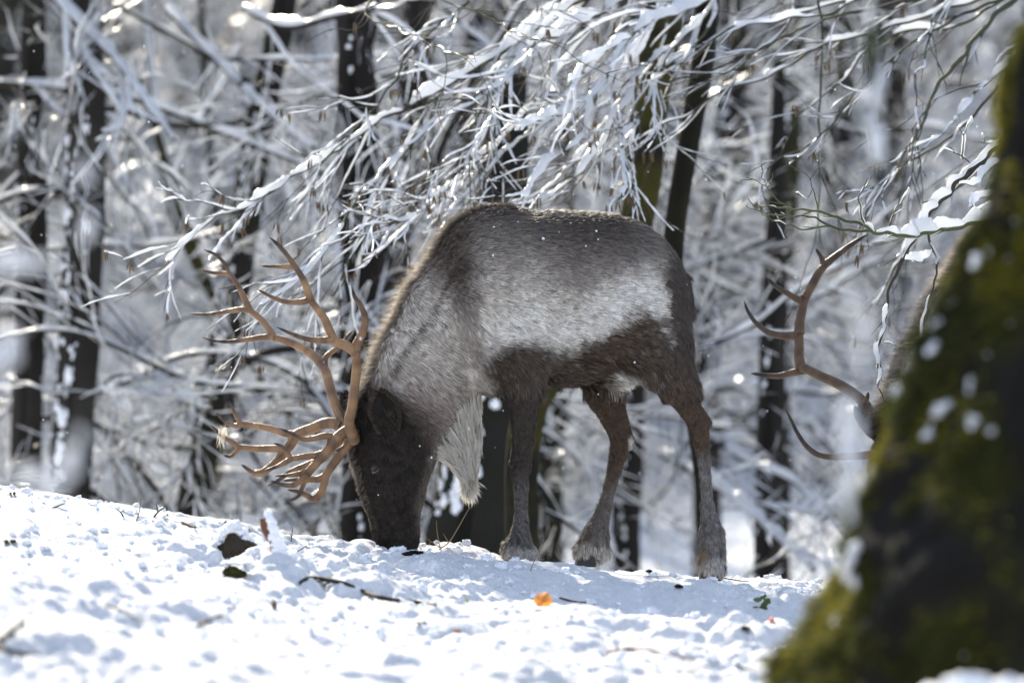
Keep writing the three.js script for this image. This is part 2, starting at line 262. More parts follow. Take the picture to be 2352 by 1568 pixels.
function coat(x, y, z) {
  const w = 16 * fbm(x / 60, y / 60, z / 60), fine = fbm(x / 14, y / 14, z / 14), X = x + w, Y = y + 0.8 * w;
  let c = lerp3(DARK, [0.058, 0.046, 0.038], ss(0, 0.6, fine));
  const flank = ss(1050, 1120, X) * (1 - ss(1488, 1536, X + 12 * fine));
  const low = lineY(whiteLow, X), top = lineY(palerTop, X);
  const pale = ss(top - 110, top + 80, Y) * flank;
  c = lerp3(c, lerp3(GREY, PALE, ss(top - 20, top + 150, Y + 30 * fine)), pale * 0.95);
  c = lerp3(c, WHITE, flank * ss(low - 135, low - 25, Y + 24 * fine) * 0.92);
  const belly = ss(low - 22, low + 26, Y + 16 * fine) * ss(1075, 1110, X);
  c = lerp3(c, lerp3(BROWN, DARK, 0.5 + 0.5 * Math.sin(x / 60)), belly);
  if (fine > 0.25) c = lerp3(c, GREY, belly * 0.28 * ss(1180, 1300, X) * ss(0.25, 0.6, fine));
  c = lerp3(c, WHITE, belly * ss(30, 8, Math.hypot((X - 1425) / 1.9, Y - 872)) );
  c = lerp3(c, [0.42, 0.38, 0.32], ss(16, 4, Math.hypot((X - 1275) / 2.4, Y - 892)) * 0.8);
  // neck: along a = 0 at the withers, 1 at the nape
  const a = ((x - 1150) * (950 - 600) * 0 + (1150 - x) * 220 + (y - 610) * 350) / (220 * 220 + 350 * 350), side = ((x - 1150) * 350 + (y - 610) * 220) / 413;   // side: minus at the mane
  const neck = ss(0.2, 0.42, a) * (1 - ss(1075, 1120, X - 0.15 * (y - 700)));
  c = lerp3(c, lerp3(lerp3([0.4, 0.365, 0.33], PALE, ss(40, -95, side)), [0.22, 0.165, 0.145], ss(0.62, 1.05, a + 0.08 * fine)), neck);
  c = lerp3(c, PALE, neck * ss(26, 8, Math.hypot((X - 1073) / 0.8, (Y - 862) / 2.6)));
  c = lerp3(c, lerp3(GREY, PALE, 0.5), ss(930, 1010, Y) * ss(985, 1030, X) * ss(1110, 1080, X));
  const nape = ss(0.1, 0.3, a) * ss(-70, -112, side); c = lerp3(c, lerp3([0.17, 0.14, 0.12], PALE, ss(0.12, 0.5, a)), nape * (1 - ss(0.78, 0.98, a)));
  c = lerp3(c, [0.06, 0.05, 0.043], 0.8 * ss(0.08, 0.2, a) * (1 - ss(0.75, 0.9, a)) * ss(11, 3, Math.abs(side + 84 + 0.3 * w)));  // shade in the crease beside the mane, painted as a dark line
  const head = ss(880, 985, Y + 0.55 * (950 - X)) * (1 - ss(1010, 1060, X)) * ss(820, 860, y);
  c = lerp3(c, lerp3([0.042, 0.034, 0.028], BLACK, ss(0, 0.5, fine)), head * ss(1040, 960, X - 0.3 * (y - 1000)));
  if (y > 1010 && x < 1040) c = lerp3(c, [0.22, 0.19, 0.16], 0.75 * ss(970, 1000, X + 0.28 * (y - 1060)) * ss(1235, 1180, y));
  // legs
  if (y > 885 && x > 1110) {
    const hind = x > 1480, near = z > 0;
    c = lerp3(c, hind ? [0.11, 0.074, 0.05] : x > 1320 ? [0.1, 0.066, 0.044] : [0.066, 0.052, 0.043], ss(885, 925, y));
    const grey = (hind ? ss(1010, 1075, y) * 0.95 : ss(1060, 1150, y) * 0.55) * (0.6 + 0.4 * ss(-0.3, 0.35, fine));
    c = lerp3(c, [0.26, 0.25, 0.24], grey);
    if (x > 1320 && x < 1480) c = lerp3(c, WHITE, ss(13, 5, Math.hypot((x - 1450) * 1.5, (y - 1015) * 0.7)) * 0.9);
    const foot = hind ? 1275 : 1250; c = lerp3(c, PALE, ss(foot - 12, foot + 14, y + 12 * fine) * 0.75);
    c = lerp3(c, [0.24, 0.16, 0.09], ss(15, 5, Math.hypot(x - (hind ? 1612 : 1318), (y - foot + 10) * 0.5)) * 0.7);
  }
  const thigh = ss(1525, 1550, X) * (1 - ss(905, 930, y)); c = lerp3(c, lerp3([0.075, 0.06, 0.05], [0.09, 0.066, 0.05], ss(800, 880, y)), thigh);
  return c;
}
// which way the hair lies (x, y in reference units)
function lay(x, y) {
  let fx = 1, fy = 0.22; const n = noise(x / 70, y / 70, 3) * 0.5;
  const a = ((1150 - x) * 220 + (y - 610) * 350) / 170900, neck = ss(0.15, 0.4, a) * ss(1140, 1040, x);
  fx = mix(fx, 0.8, neck); fy = mix(fy, 0.62, neck);
  const head = ss(950, 1040, y) * ss(1060, 1000, x); fx = mix(fx, 0.1, head); fy = mix(fy, 1, head);
  const leg = ss(790, 900, y) * ss(1090, 1130, x) * (y < 890 && x > 1250 && x < 1470 ? 0.15 : 1); fx = mix(fx, 0.05, leg); fy = mix(fy, 1, leg);
  if (x > 1500 && y < 900) { const t = ss(1500, 1580, x); fx = mix(fx, 0.3, t); fy = mix(fy, 1, t); }
  const c = Math.cos(n), s = Math.sin(n); return [fx * c - fy * s, fx * s + fy * c];
}
const net = surfaceNet(field, [770, 440, -215], [1710, 1345, 215], 6.5);
const body = (() => {
  const n = net.P.length / 3, p = new Float32Array(n * 3), nn = new Float32Array(n * 3), cc = new Float32Array(n * 3), g = new V3();
  for (let i = 0; i < n; i++) {
    let [x, y, z] = net.P.slice(i * 3, i * 3 + 3); const d = field(x, y, z); grad(x, y, z, g); x -= g.x * d; y -= g.y * d; z -= g.z * d; net.P[i * 3] = x; net.P[i * 3 + 1] = y; net.P[i * 3 + 2] = z;
    const w = W(x, y, z); p.set([w.x, w.y, w.z], i * 3); nn.set([g.x, -g.y, g.z], i * 3); const c = coat(x, y, z); cc.set([c[0] * 0.6, c[1] * 0.6, c[2] * 0.6], i * 3);
  }
  const geo = new THREE.BufferGeometry(); geo.setAttribute('position', new THREE.BufferAttribute(p, 3)); geo.setAttribute('normal', new THREE.BufferAttribute(nn, 3)); geo.setAttribute('color', new THREE.BufferAttribute(cc, 3));
  const I = net.I.slice(); // y was flipped: turn the faces so that they look outwards
  const a = new V3(...[0, 1, 2].map((k) => p[I[0] * 3 + k])), b = new V3(...[0, 1, 2].map((k) => p[I[1] * 3 + k])), c = new V3(...[0, 1, 2].map((k) => p[I[2] * 3 + k]));
  if (b.sub(a).cross(c.sub(a)).dot(new V3(nn[I[0] * 3], nn[I[0] * 3 + 1], nn[I[0] * 3 + 2])) < 0) for (let i = 0; i < I.length; i += 3) { const t = I[i]; I[i] = I[i + 1]; I[i + 1] = t; }
  geo.setIndex(I); return geo;
})();
// tufts: a few bent, tapering hairs on a common root; y along the hair, z away from the skin
function tuft(k, spread, wide, bend, sd) {
  const p = [], ix = []; seed = sd;
  for (let h = 0; h < k; h++) {
    const ox = rr(-1, 1) * spread, oy = rr(-0.3, 0.3), tx = rr(-0.16, 0.16), L = rr(0.6, 1.1), lift = rr(0.04, 0.32), w = wide * rr(0.7, 1.2), b = p.length / 3, roll = rr(-0.6, 0.6);
    for (const t of [0, 0.45, 0.8]) { const y = oy + L * t, z = lift * Math.sin(t * 2.2) - bend * t * t, x = ox + tx * t, q = w * (1 - 0.55 * t); p.push(x - q, y, z - q * roll, x + q, y, z + q * roll); }
    p.push(ox + tx, oy + L, lift * 0.8 - bend);
    for (const a of [0, 2]) ix.push(b + a, b + a + 1, b + a + 2, b + a + 1, b + a + 3, b + a + 2); ix.push(b + 4, b + 5, b + 6);
  }
  const g = new THREE.BufferGeometry(); g.setAttribute('position', new THREE.BufferAttribute(new Float32Array(p), 3)); g.setIndex(ix); g.computeVertexNormals(); return g;
}
const tufts = [tuft(6, 0.22, 0.036, 0.12, 11), tuft(6, 0.26, 0.032, 0.1, 12), tuft(5, 0.2, 0.042, 0.16, 13)];
const mtx = (pos, dir, nor, len, wid = len) => { const y = dir.clone().normalize(), x = new V3().crossVectors(y, nor).normalize(), z = new V3().crossVectors(x, y); return new THREE.Matrix4().makeBasis(x.multiplyScalar(wid), y.multiplyScalar(len), z.multiplyScalar(wid)).setPosition(pos); };
function growCoat(parent, total, accept) {
  seed = 21; const P = net.P, I = net.I, cum = []; let area = 0; const a = new V3(), b = new V3(), c = new V3(), g = new V3();
  for (let i = 0; i < I.length; i += 3) { a.fromArray(P, I[i] * 3); b.fromArray(P, I[i + 1] * 3); c.fromArray(P, I[i + 2] * 3); const cz = (a.z + b.z + c.z) / 3; area += b.sub(a).cross(c.sub(a)).length() * (cz > -20 ? 1 : 0.45) * (a.y > 1000 ? 1.25 : 1); cum.push(area); }
  const mats = tufts.map(() => []), cols = tufts.map(() => []);
  for (let n = 0; n < total; n++) {
    const q = rnd() * area; let lo = 0, hi = cum.length - 1; while (lo < hi) { const m = lo + hi >> 1; cum[m] < q ? lo = m + 1 : hi = m; }
    const i = lo * 3, u = Math.sqrt(rnd()), v = rnd(); a.fromArray(P, I[i] * 3).multiplyScalar(1 - u).addScaledVector(b.fromArray(P, I[i + 1] * 3), u * (1 - v)).addScaledVector(c.fromArray(P, I[i + 2] * 3), u * v);
    const { x, y, z } = a; if (y > 1280 && x > 1110 && rnd() < 0.5) continue; if (accept && !accept(x, y, z)) continue;
    if (Math.hypot(x - 862, y - 1072) < 9) continue;
    grad(x, y, z, g); const nor = new V3(g.x, -g.y, g.z), [fx, fy] = lay(x, y); const f = new V3(fx, -fy, rr(-0.12, 0.12)); f.addScaledVector(nor, -f.dot(nor)); if (f.lengthSq() < 1e-3) f.set(0, -1, 0.1); f.normalize();
    let len = 0.03, lift = 0.2;
    const s = ((x - 1150) * 350 + (y - 610) * 220) / 413, al = ((1150 - x) * 220 + (y - 610) * 350) / 170900;
    if (y > 960 && x < 1050) { len = 0.016; lift = 0.28; } else if (y > 900 && x > 1110) { len = 0.015; lift = 0.2; if (y > 1225) { len = 0.022; lift = 0.26; } } else if (y < 500) { len = 0.024; lift = 0.32; } else if (al > 0.12 && x < 1120) { len = 0.036; lift = 0.24; }
    if (y > 830 && y < 905 && x > 1240) { len = 0.036; lift = 0.3; }
    lift += rr(-0.08, 0.16); len *= rr(0.75, 1.25);
    const k = Math.floor(rnd() * tufts.length), col = coat(x + rr(-4, 4), y + rr(-4, 4), z), j = Math.max(0.25, 0.45 + 0.55 * (rnd() + rnd()) + 0.6 * noise((x * fx + y * fy) / 30, (x * fy - y * fx) / 7, z / 12)), dir = f.multiplyScalar(1).addScaledVector(nor, lift);
    mats[k].push(mtx(W(x - g.x * 2, y - g.y * 2, z - g.z * 2), dir, nor, len, Math.max(len, 0.02))); cols[k].push(new THREE.Color().setRGB(Math.min(0.9, col[0] * j * 0.98), Math.min(0.9, col[1] * j * 0.96), Math.min(0.9, col[2] * j * rr(0.9, 0.98))));
  }
  tufts.forEach((t, k) => copies('fur', t, M.fur, mats[k], cols[k], parent));
}
// nearest outside point of the skin seen along z
const skinZ = (x, y, s = 1) => { for (let z = 230; z > -230; z -= 1) if (field(x, y, s * z) < 0) return s * z; return 0; };
function longHair(parent, name, list, geo) { seed = 31; const mats = [], cols = []; for (const [pos, dir, nor, len, wid, c] of list) { mats.push(mtx(pos, dir, nor, len, wid)); cols.push(new THREE.Color().setRGB(c[0], c[1], c[2])); } return copies(name, geo, ['mane', 'beard', 'shed_hair', 'rim_light_fringe'].includes(name) ? M.paleFur : M.fur, mats, cols, parent); }
function makeManes(parent) {
  // dorsal mane: two rows of hair that part along the crest of the neck
  seed = 33; const list = [], g = new V3(), ridge = [1175, 470, 1140, 470, 1100, 482, 1058, 515, 1010, 566, 966, 628, 926, 704, 893, 770, 862, 850, 838, 915, 828, 950], pts = curve(pairs(ridge, (x, y) => new V3(x, y, 0)), 1.2);
  pts.forEach((p, i) => { const f = i / pts.length;
    for (let h = 0; h < 7; h++) {
      const z = rr(-26, 26), q = pts[Math.max(0, Math.min(pts.length - 2, i))], t = pts[Math.min(pts.length - 1, i + 1)].clone().sub(q).normalize();
      let x = p.x + 36, y = p.y + 28; for (let k = 0; k < 70 && field(x, y, z) < 0; k++) { x -= 1.2; y -= 0.9; }
      grad(x, y, z, g); const nor = new V3(g.x, -g.y, g.z), along = new V3(t.x, -t.y, 0), dir = along.multiplyScalar(rr(0.5, 0.9)).addScaledVector(nor, rr(0.35, 1.5) * mix(0.55, 1, ss(0.1, 0.4, f))).add(new V3(0, 0, z * 0.012));
      const shade = rnd() < 0.25 ? rr(1.3, 1.9) : rr(0.35, 1.1), c = lerp3(lerp3([0.11, 0.09, 0.075], [0.52, 0.465, 0.4], ss(0.1, 0.42, f)), [0.1, 0.085, 0.075], ss(0.86, 1, f)).map((v) => v * shade);
      list.push([W(x, y, z), dir, nor, rr(0.028, 0.07) * mix(0.6, 1, ss(0.05, 0.4, f)), 0.024, c]);
    } });
  longHair(parent, 'mane', list, tufts[1]);
  // a fold of longer hair lying backwards beside the parting
  const fold = []; pts.forEach((p, i) => { const f = i / pts.length; if (f < 0.12 || f > 0.84) return; for (let h = 0; h < 3; h++) { const x = p.x + rr(26, 50), y = p.y + rr(24, 46), z = skinZ(x, y); grad(x, y, z, g); const nor = new V3(g.x, -g.y, g.z), n = rr(0.6, 1.35); fold.push([W(x, y, z + 3), new V3(0.8, -0.35 + rr(-0.3, 0.2), 0.55), nor, rr(0.035, 0.055), 0.034, lerp3([0.2, 0.17, 0.15], [0.46, 0.43, 0.39], ss(0.25, 0.6, f)).map((v) => v * n)]); } });
  longHair(parent, 'neck_fold', fold, tufts[2]);
  // short fringe down the front of the face, coloured pale as a sunlit rim
  const fringe = []; for (let i = 0; i < 1500; i++) { const y = rr(985, 1215), z = rr(-34, 34); let x = 770; while (x < 900 && field(x, y, z) > 0) x += 1; grad(x, y, z, g); const nor = new V3(g.x, -g.y, g.z), v = rr(0.4, 1.5) * mix(1, 0.55, ss(1120, 1200, y)); fringe.push([W(x, y, z), new V3(-0.2, -0.9, rr(-0.3, 0.3)).addScaledVector(nor, rr(0.2, 1.1)), nor, rr(0.01, 0.022) * mix(1.2, 0.6, ss(1080, 1180, y)), 0.018, [0.34 * v, 0.29 * v, 0.24 * v]]); }
  longHair(parent, 'rim_light_fringe', fringe, tufts[2]);
  // white beard under the neck
  const beard = [], bez = (a, c, t, u) => (1 - u) ** 2 * a + 2 * u * (1 - u) * c + u * u * t;
  for (let i = 0; i < 6500; i++) {
    const s = rnd(), z = rr(-42, 42), u = rr(0, 0.92) ** 1.15, ax = mix(1000, 1100, s) + rr(-10, 4), ay = mix(1044, 880, s) + rr(-14, 12), cx = mix(1044, 1114, s) + rr(-7, 7), cy = mix(1066, 1040, s) + rr(-8, 8), tx = 1077 + rr(-13, 11), ty = 1120 + rr(-24, 12);
    const x = bez(ax, cx, tx, u), y = bez(ay, cy, ty, u), x2 = bez(ax, cx, tx, u + 0.08), y2 = bez(ay, cy, ty, u + 0.08), n = rr(0.72, 1.1), c = rnd() < 0.05 ? [0.36, 0.26, 0.18] : lerp3([0.74, 0.71, 0.63], [0.9, 0.87, 0.8], rnd());
    beard.push([W(x, y, z * (1 - 0.7 * u)), new V3(x2 - x + rr(-2.6, 2.6), y - y2, rr(-1.5, 1.5) - z * 0.03), new V3(0.2, 0, z > 0 ? 1 : -1), rr(0.035, 0.075), 0.015, c.map((v) => v * n)]);
  }
  longHair(parent, 'beard', beard, tufts[0]);
  const core = new Acc(); core.tube(curve([W(1050, 930, 0), W(1066, 1000, 0), W(1074, 1050, 0), W(1070, 1080, 0)], 0.01), (f, i, g2) => (0.046 * (1 - f * 0.8) + 0.002) * (0.75 + 0.25 * Math.abs(Math.cos(g2))), 12, [0.68, 0.65, 0.59]); core.build('beard_underfur', M.skin, parent);
}
function makeEar(parent, name, base, tip, across, cup, wide, colIn) {
  const axis = tip.clone().sub(base), L = axis.length(), y = axis.normalize(), x = across.clone().addScaledVector(y, -across.dot(y)).normalize(), z = new V3().crossVectors(x, y), a = new Acc(), nu = 14, nv = 12;
  for (let side = 0; side < 2; side++) for (let i = 0; i <= nu; i++) for (let j = 0; j <= nv; j++) {
    const u = i / nu, v = j / nv * 2 - 1, w = wide * (0.42 + 0.58 * Math.sin(Math.PI * Math.min(1, u * 0.78 + 0.12))) * Math.sqrt(Math.max(0.001, 1 - Math.max(0, (u - 0.62) / 0.385) ** 2)), d = cup * (v * v - 0.4) * (1 - 0.25 * u) + (side ? -1 : 1) * 0.0035 * (1 - Math.abs(v) ** 4) * (1 - u ** 6);
    const p = base.clone().addScaledVector(y, u * L).addScaledVector(x, v * w).addScaledVector(z, d); a.vert(p.x, p.y, p.z, side ? [0.02, 0.016, 0.014] : colIn);
    if (i && j) { const q = a.n - 1, m = nv + 1; side ? a.i.push(q - m - 1, q, q - 1, q - m - 1, q - m, q) : a.i.push(q - m - 1, q - 1, q, q - m - 1, q, q - m); }
  }
  const e = a.build(name, M.skin, parent), list = []; seed = 41;
  for (let i = 0; i < 900; i++) { const u = rr(0.05, 1), edge = rnd() < 0.6, v = edge ? pick([-1, 1]) * rr(0.9, 1) : rr(-1, 1), w = wide * (0.42 + 0.58 * Math.sin(Math.PI * Math.min(1, u * 0.78 + 0.12))) * Math.sqrt(Math.max(0.001, 1 - Math.max(0, (u - 0.62) / 0.385) ** 2)), p = base.clone().addScaledVector(y, u * L).addScaledVector(x, v * w).addScaledVector(z, cup * (v * v - 0.4) * (1 - 0.25 * u)); list.push([p, y.clone().multiplyScalar(rr(0.4, 1)).addScaledVector(x, v * 0.8 * rr(0.3, 1)).addScaledVector(z, rr(-0.3, 0.5)), z, rr(0.009, 0.017), 0.02, lerp3([0.012, 0.009, 0.008], [0.11, 0.085, 0.065], edge ? 0.7 * rnd() : 0)]); }
  longHair(e, 'ear_hair', list, tufts[2]);
  return e;
}
function makeHoof(parent, x, y, z, dir, s, claw) {
  const gs = [], P = (a, b, c) => W(x + a * dir * s, y + b * s, z + c * s);
  for (const e of [1, -1]) {
    gs.push(new ConvexGeometry([P(-30, 26, e * 6), P(-26, 26, e * 22), P(14, 26, e * 24), P(18, 26, e * 4), P(-14, -14, e * 4), P(-12, -14, e * 17), P(12, -16, e * 18), P(14, -16, e * 3), P(-24, 8, e * 10)]));
    if (claw) gs.push(new ConvexGeometry([P(20, -20, e * 6), P(22, -18, e * 18), P(30, -8, e * 8), P(31, -6, e * 16), P(31, 4, e * 12), P(24, -4, e * 12)]));
  }
  return mesh('hoof', mergeGeometries(gs), M.horn, parent);
}
// antlers: beams and tines as tapering tubes, thickened where they fork
const HORN1 = [0.14, 0.07, 0.032], HORN2 = [0.31, 0.18, 0.088], HORN3 = [0.03, 0.018, 0.014];
function beam(acc, pts, r0, r1, tint = 1, flat = 1, pointed = true) {
  const c = curve(pts, 0.006), off = rnd() * 9;
  acc.tube(c, (f, i, g) => (mix(r0, r1, f) * (pointed ? Math.sqrt(Math.max(0.02, 1 - ss(0.82, 1.0, f) ** 2 * 0.96)) : 1)) * (1 + 0.1 * noise(f * 7 + off, Math.cos(g) * 2.4, Math.sin(g) * 2.4)) * (flat === 1 ? 1 : mix(1, flat, Math.abs(Math.sin(g)))), 12,
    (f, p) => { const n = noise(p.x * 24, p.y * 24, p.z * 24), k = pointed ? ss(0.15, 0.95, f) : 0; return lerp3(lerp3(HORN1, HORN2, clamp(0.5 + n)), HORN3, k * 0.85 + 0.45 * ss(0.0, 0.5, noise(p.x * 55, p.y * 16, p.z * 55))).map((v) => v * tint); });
}
const reindeer = thing('reindeer', 'whole grey and brown reindeer with white beard grazing in the centre', 'reindeer', W(1300, 1302, 0));
const local = (g, o) => { const h = new THREE.Group(); h.name = 'x'; return g.translate(-o.x, -o.y, -o.z); };
{
  const root = new THREE.Group(); // built about the scene's origin, then moved under the thing's base
  mesh('body', body, M.skin, root);
  growCoat(root, 105000);
  makeManes(root);
  for (const s of [1, -1]) { const z = skinZ(863, 1072, s); const e = mesh('eye', new THREE.SphereGeometry(0.0135, 20, 14), M.eye, root); e.position.copy(W(862, 1072, z - s * 2)); e.scale.set(0.85, 1.1, 0.75); e.rotation.z = -0.5; const l = mesh('eyelid', new THREE.TorusGeometry(0.0155, 0.0036, 8, 22, 3.6), M.lid, e); l.rotation.z = -1.6; l.position.z = s * 0.004; }
  makeEar(root, 'ear', W(900, 992, 62), W(877, 896, 92), new V3(1, 0.1, 0.25), 0.026, 0.047, [0.008, 0.006, 0.005]);
  makeEar(root, 'ear', W(830, 975, -58), W(786, 908, -84), new V3(0.8, 0.3, -0.6), 0.02, 0.03, [0.03, 0.023, 0.018]);
  makeHoof(root, 1196, 1280, 74, 1, 1.05, true); makeHoof(root, 1196, 1280, -74, 1, 1.05, true); makeHoof(root, 1352, 1276, -78, 1, 1.1, true); makeHoof(root, 1632, 1306, 82, 1, 1.05, true);
  // the pixels of two enlargements of the photograph, turned into the animal's own measure
  const A = (x, y) => [428.7 + x * 0.4298, 520.5 + y * 0.4298], B = (x, y) => [367.4 + x * 0.2538, 918.5 + y * 0.2538];
  const near = new Acc(), far = new Acc(); seed = 51;
  const run = (acc, map, list, z0, z1, r0, r1, o = {}) => beam(acc, pairs(list, (x, y, f) => { const [a, b] = map(x, y); return at(a, b, 16 - mix(z0, z1, f) / K); }), r0 * 1.1 / K, r1 * 1.0 / K, 1, o.flat, o.pointed ?? true);
  const N = (l, z0, z1, r0, r1, o) => run(near, A, l, z0, z1, r0, r1, o), NB = (l, z0, z1, r0, r1, o) => run(near, B, l, z0, z1, r0, r1, o), F = (l, z0, z1, r0, r1, o) => run(far, A, l, z0, z1, r0, r1, o), FB = (l, z0, z1, r0, r1, o) => run(far, B, l, z0, z1, r0, r1, o);
  const go = { pointed: false };
  N([900, 1150, 880, 1100, 868, 1040, 880, 980, 893, 890, 904, 790, 904, 700, 895, 640], 48, 175, 11.5, 10, go);
  N([898, 660, 915, 615, 945, 550, 950, 480, 928, 420, 895, 370, 885, 330], 172, 190, 10.5, 4);
  N([900, 670, 850, 635, 795, 612, 765, 560, 735, 490, 690, 430, 655, 385], 172, 235, 11, 7.5, go); N([780, 600, 720, 607, 640, 600, 555, 570, 478, 535], 200, 250, 8, 2.5);
  N([662, 395, 645, 340, 620, 280, 580, 215, 545, 165, 500, 110, 438, 52], 232, 260, 8.5, 3.5); N([655, 390, 610, 402, 530, 400, 460, 378, 375, 333], 232, 260, 7.5, 2.5); N([572, 212, 530, 214, 470, 212, 395, 210], 244, 268, 6, 2.4);
  F([850, 1080, 825, 1020, 790, 940, 762, 850, 742, 775, 715, 725], -48, -150, 12.5, 10.5, go); F([735, 745, 742, 700, 780, 665, 830, 625, 862, 580, 888, 552], -140, -175, 7.5, 3);
  F([728, 745, 690, 700, 620, 650, 540, 612, 462, 590], -145, -205, 10.5, 8.5, go); F([470, 592, 420, 590, 320, 603, 220, 614, 140, 608, 80, 591], -200, -225, 7.5, 2.5);
  F([468, 596, 436, 545, 400, 500, 330, 440], -205, -235, 8, 7, go); F([345, 447, 290, 442, 200, 455, 110, 468, 12, 466], -233, -260, 7, 2.4); F([338, 450, 310, 390, 270, 310, 225, 245, 200, 195, 150, 148, 90, 122], -235, -262, 7.5, 3); F([228, 252, 190, 248, 130, 244, 75, 230], -250, -272, 5.5, 2.6);
  // brow and bez tines
  FB([1640, 240, 1560, 210, 1480, 215, 1390, 250, 1280, 290, 1190, 330], -52, -90, 13, 11, go); FB([1230, 310, 1130, 300, 1040, 270, 930, 245, 820, 228, 715, 212], -88, -130, 8, 7, go); FB([735, 222, 700, 170, 660, 90, 622, 3], -130, -142, 6.5, 2.4); FB([735, 218, 680, 232, 600, 200, 500, 112], -130, -150, 6.5, 2.6);
  FB([1225, 320, 1180, 400, 1110, 490, 1030, 580, 930, 650, 860, 662], -88, -105, 12, 8, go); FB([960, 640, 880, 668, 810, 638, 732, 582], -104, -118, 8, 2.8); FB([1130, 470, 1060, 442, 960, 440, 840, 440, 700, 425], -95, -125, 8, 7.5, go); FB([720, 432, 650, 380, 570, 330, 460, 230], -125, -140, 7, 2.6); FB([710, 432, 675, 480, 630, 512, 572, 494], -125, -132, 6, 3);
  FB([1650, 330, 1560, 430, 1480, 520, 1390, 580], -50, -70, 11, 9, go); FB([1420, 560, 1300, 600, 1180, 650, 1080, 720, 965, 782], -68, -95, 9, 2.5);
  NB([1760, 250, 1700, 270, 1630, 315, 1560, 380, 1510, 460, 1440, 540, 1370, 620, 1310, 690], 46, 78, 12, 9.5, go); NB([1580, 350, 1500, 325, 1400, 345, 1300, 355, 1200, 310, 1072, 252], 52, 90, 8.5, 2.6); NB([1500, 470, 1420, 500, 1320, 510, 1230, 525, 1160, 530], 62, 84, 8, 6.5, go); NB([1180, 535, 1160, 490, 1110, 425, 1026, 388], 84, 92, 6, 2.6); NB([1190, 528, 1120, 570, 1050, 605, 940, 638], 84, 96, 6.5, 2.6);
  NB([1340, 650, 1260, 665, 1160, 682, 1038, 688], 76, 90, 7, 2.4); NB([1330, 670, 1270, 730, 1200, 772, 1110, 768, 998, 730], 78, 92, 8.5, 2.4); NB([1300, 715, 1230, 722, 1108, 730], 74, 70, 5, 2.2);
  NB([1770, 330, 1710, 390, 1640, 480, 1560, 590, 1500, 680, 1480, 770, 1450, 850, 1400, 895], 40, 24, 11, 8, go); NB([1430, 880, 1390, 900, 1320, 862, 1240, 828, 1148, 812], 24, 14, 8, 2.4); NB([1510, 680, 1430, 715, 1350, 722, 1300, 740], 30, 22, 8.5, 6, go); NB([1310, 722, 1282, 800, 1240, 880, 1155, 914], 22, 16, 6, 2.4); NB([1720, 370, 1650, 430, 1588, 462], 42, 48, 5.5, 3);
  const burr = (acc, z) => acc.lump(W(808, 1000, z), 0.026, 0.022, 0.022, HORN1, 2, 0.3, 4); burr(near, 44); burr(far, -44);
  near.build('antler', M.antler, root); far.build('antler', M.antler, root);
  { const list = []; seed = 61; for (let i = 0; i < 34; i++) { const [a, b] = B(rr(500, 575), rr(250, 330)); list.push([W(a, b, -128 + rr(-8, 8)), new V3(rr(-0.5, 0.15), -1, rr(-0.2, 0.2)), new V3(0, 0, 1), rr(0.025, 0.06), 0.008, [0.75, 0.7, 0.6]]); } longHair(root, 'shed_hair', list, tufts[0]); }
  { seed = 63; for (const [x, y, s] of [[1247, 551, 4], [1135, 524, 3], [1368, 533, 3], [1310, 515, 2.4], [1455, 832, 3], [1190, 512, 2], [1283, 535, 1.8], [1413, 527, 2.2], [1372, 552, 2]]) { const a = new Acc(); a.lump(W(x, y, skinZ(x, y) + 9), s / K, s / K, s / K, SNOW, 1, 0.2); a.build('snow_speck', M.solidSnow, root); } }
  const o = reindeer.position; for (const c of [...root.children]) { c.position.sub(o); reindeer.add(c); }
}

// ---------------------------------------------------------------- snowy wood: branches, twigs and the snow on them
const BARK = [0.022, 0.02, 0.018], MOSSBARK = [0.04, 0.042, 0.016], TWIG = [0.07, 0.05, 0.035], GREEN = [0.075, 0.085, 0.035];
const woodCol = (base, other) => { const o = rnd() * 40; return (f, p) => lerp3(base, other, ss(-0.1, 0.4, noise(p.x * 3 + o, p.y * 3, p.z * 3))); };
const snowAmount = (depth, cover, o = rnd() * 90) => (f, p) => { const n = noise(p.x * 6 + o, p.y * 6, p.z * 6) + 0.5 * noise(p.x * 33 + o, p.y * 33, p.z * 33); return depth * clamp(cover + n * 1.3, 0, 1.25) * (0.55 + 0.45 * Math.sin(Math.PI * clamp(f * 0.96 + 0.03))); };
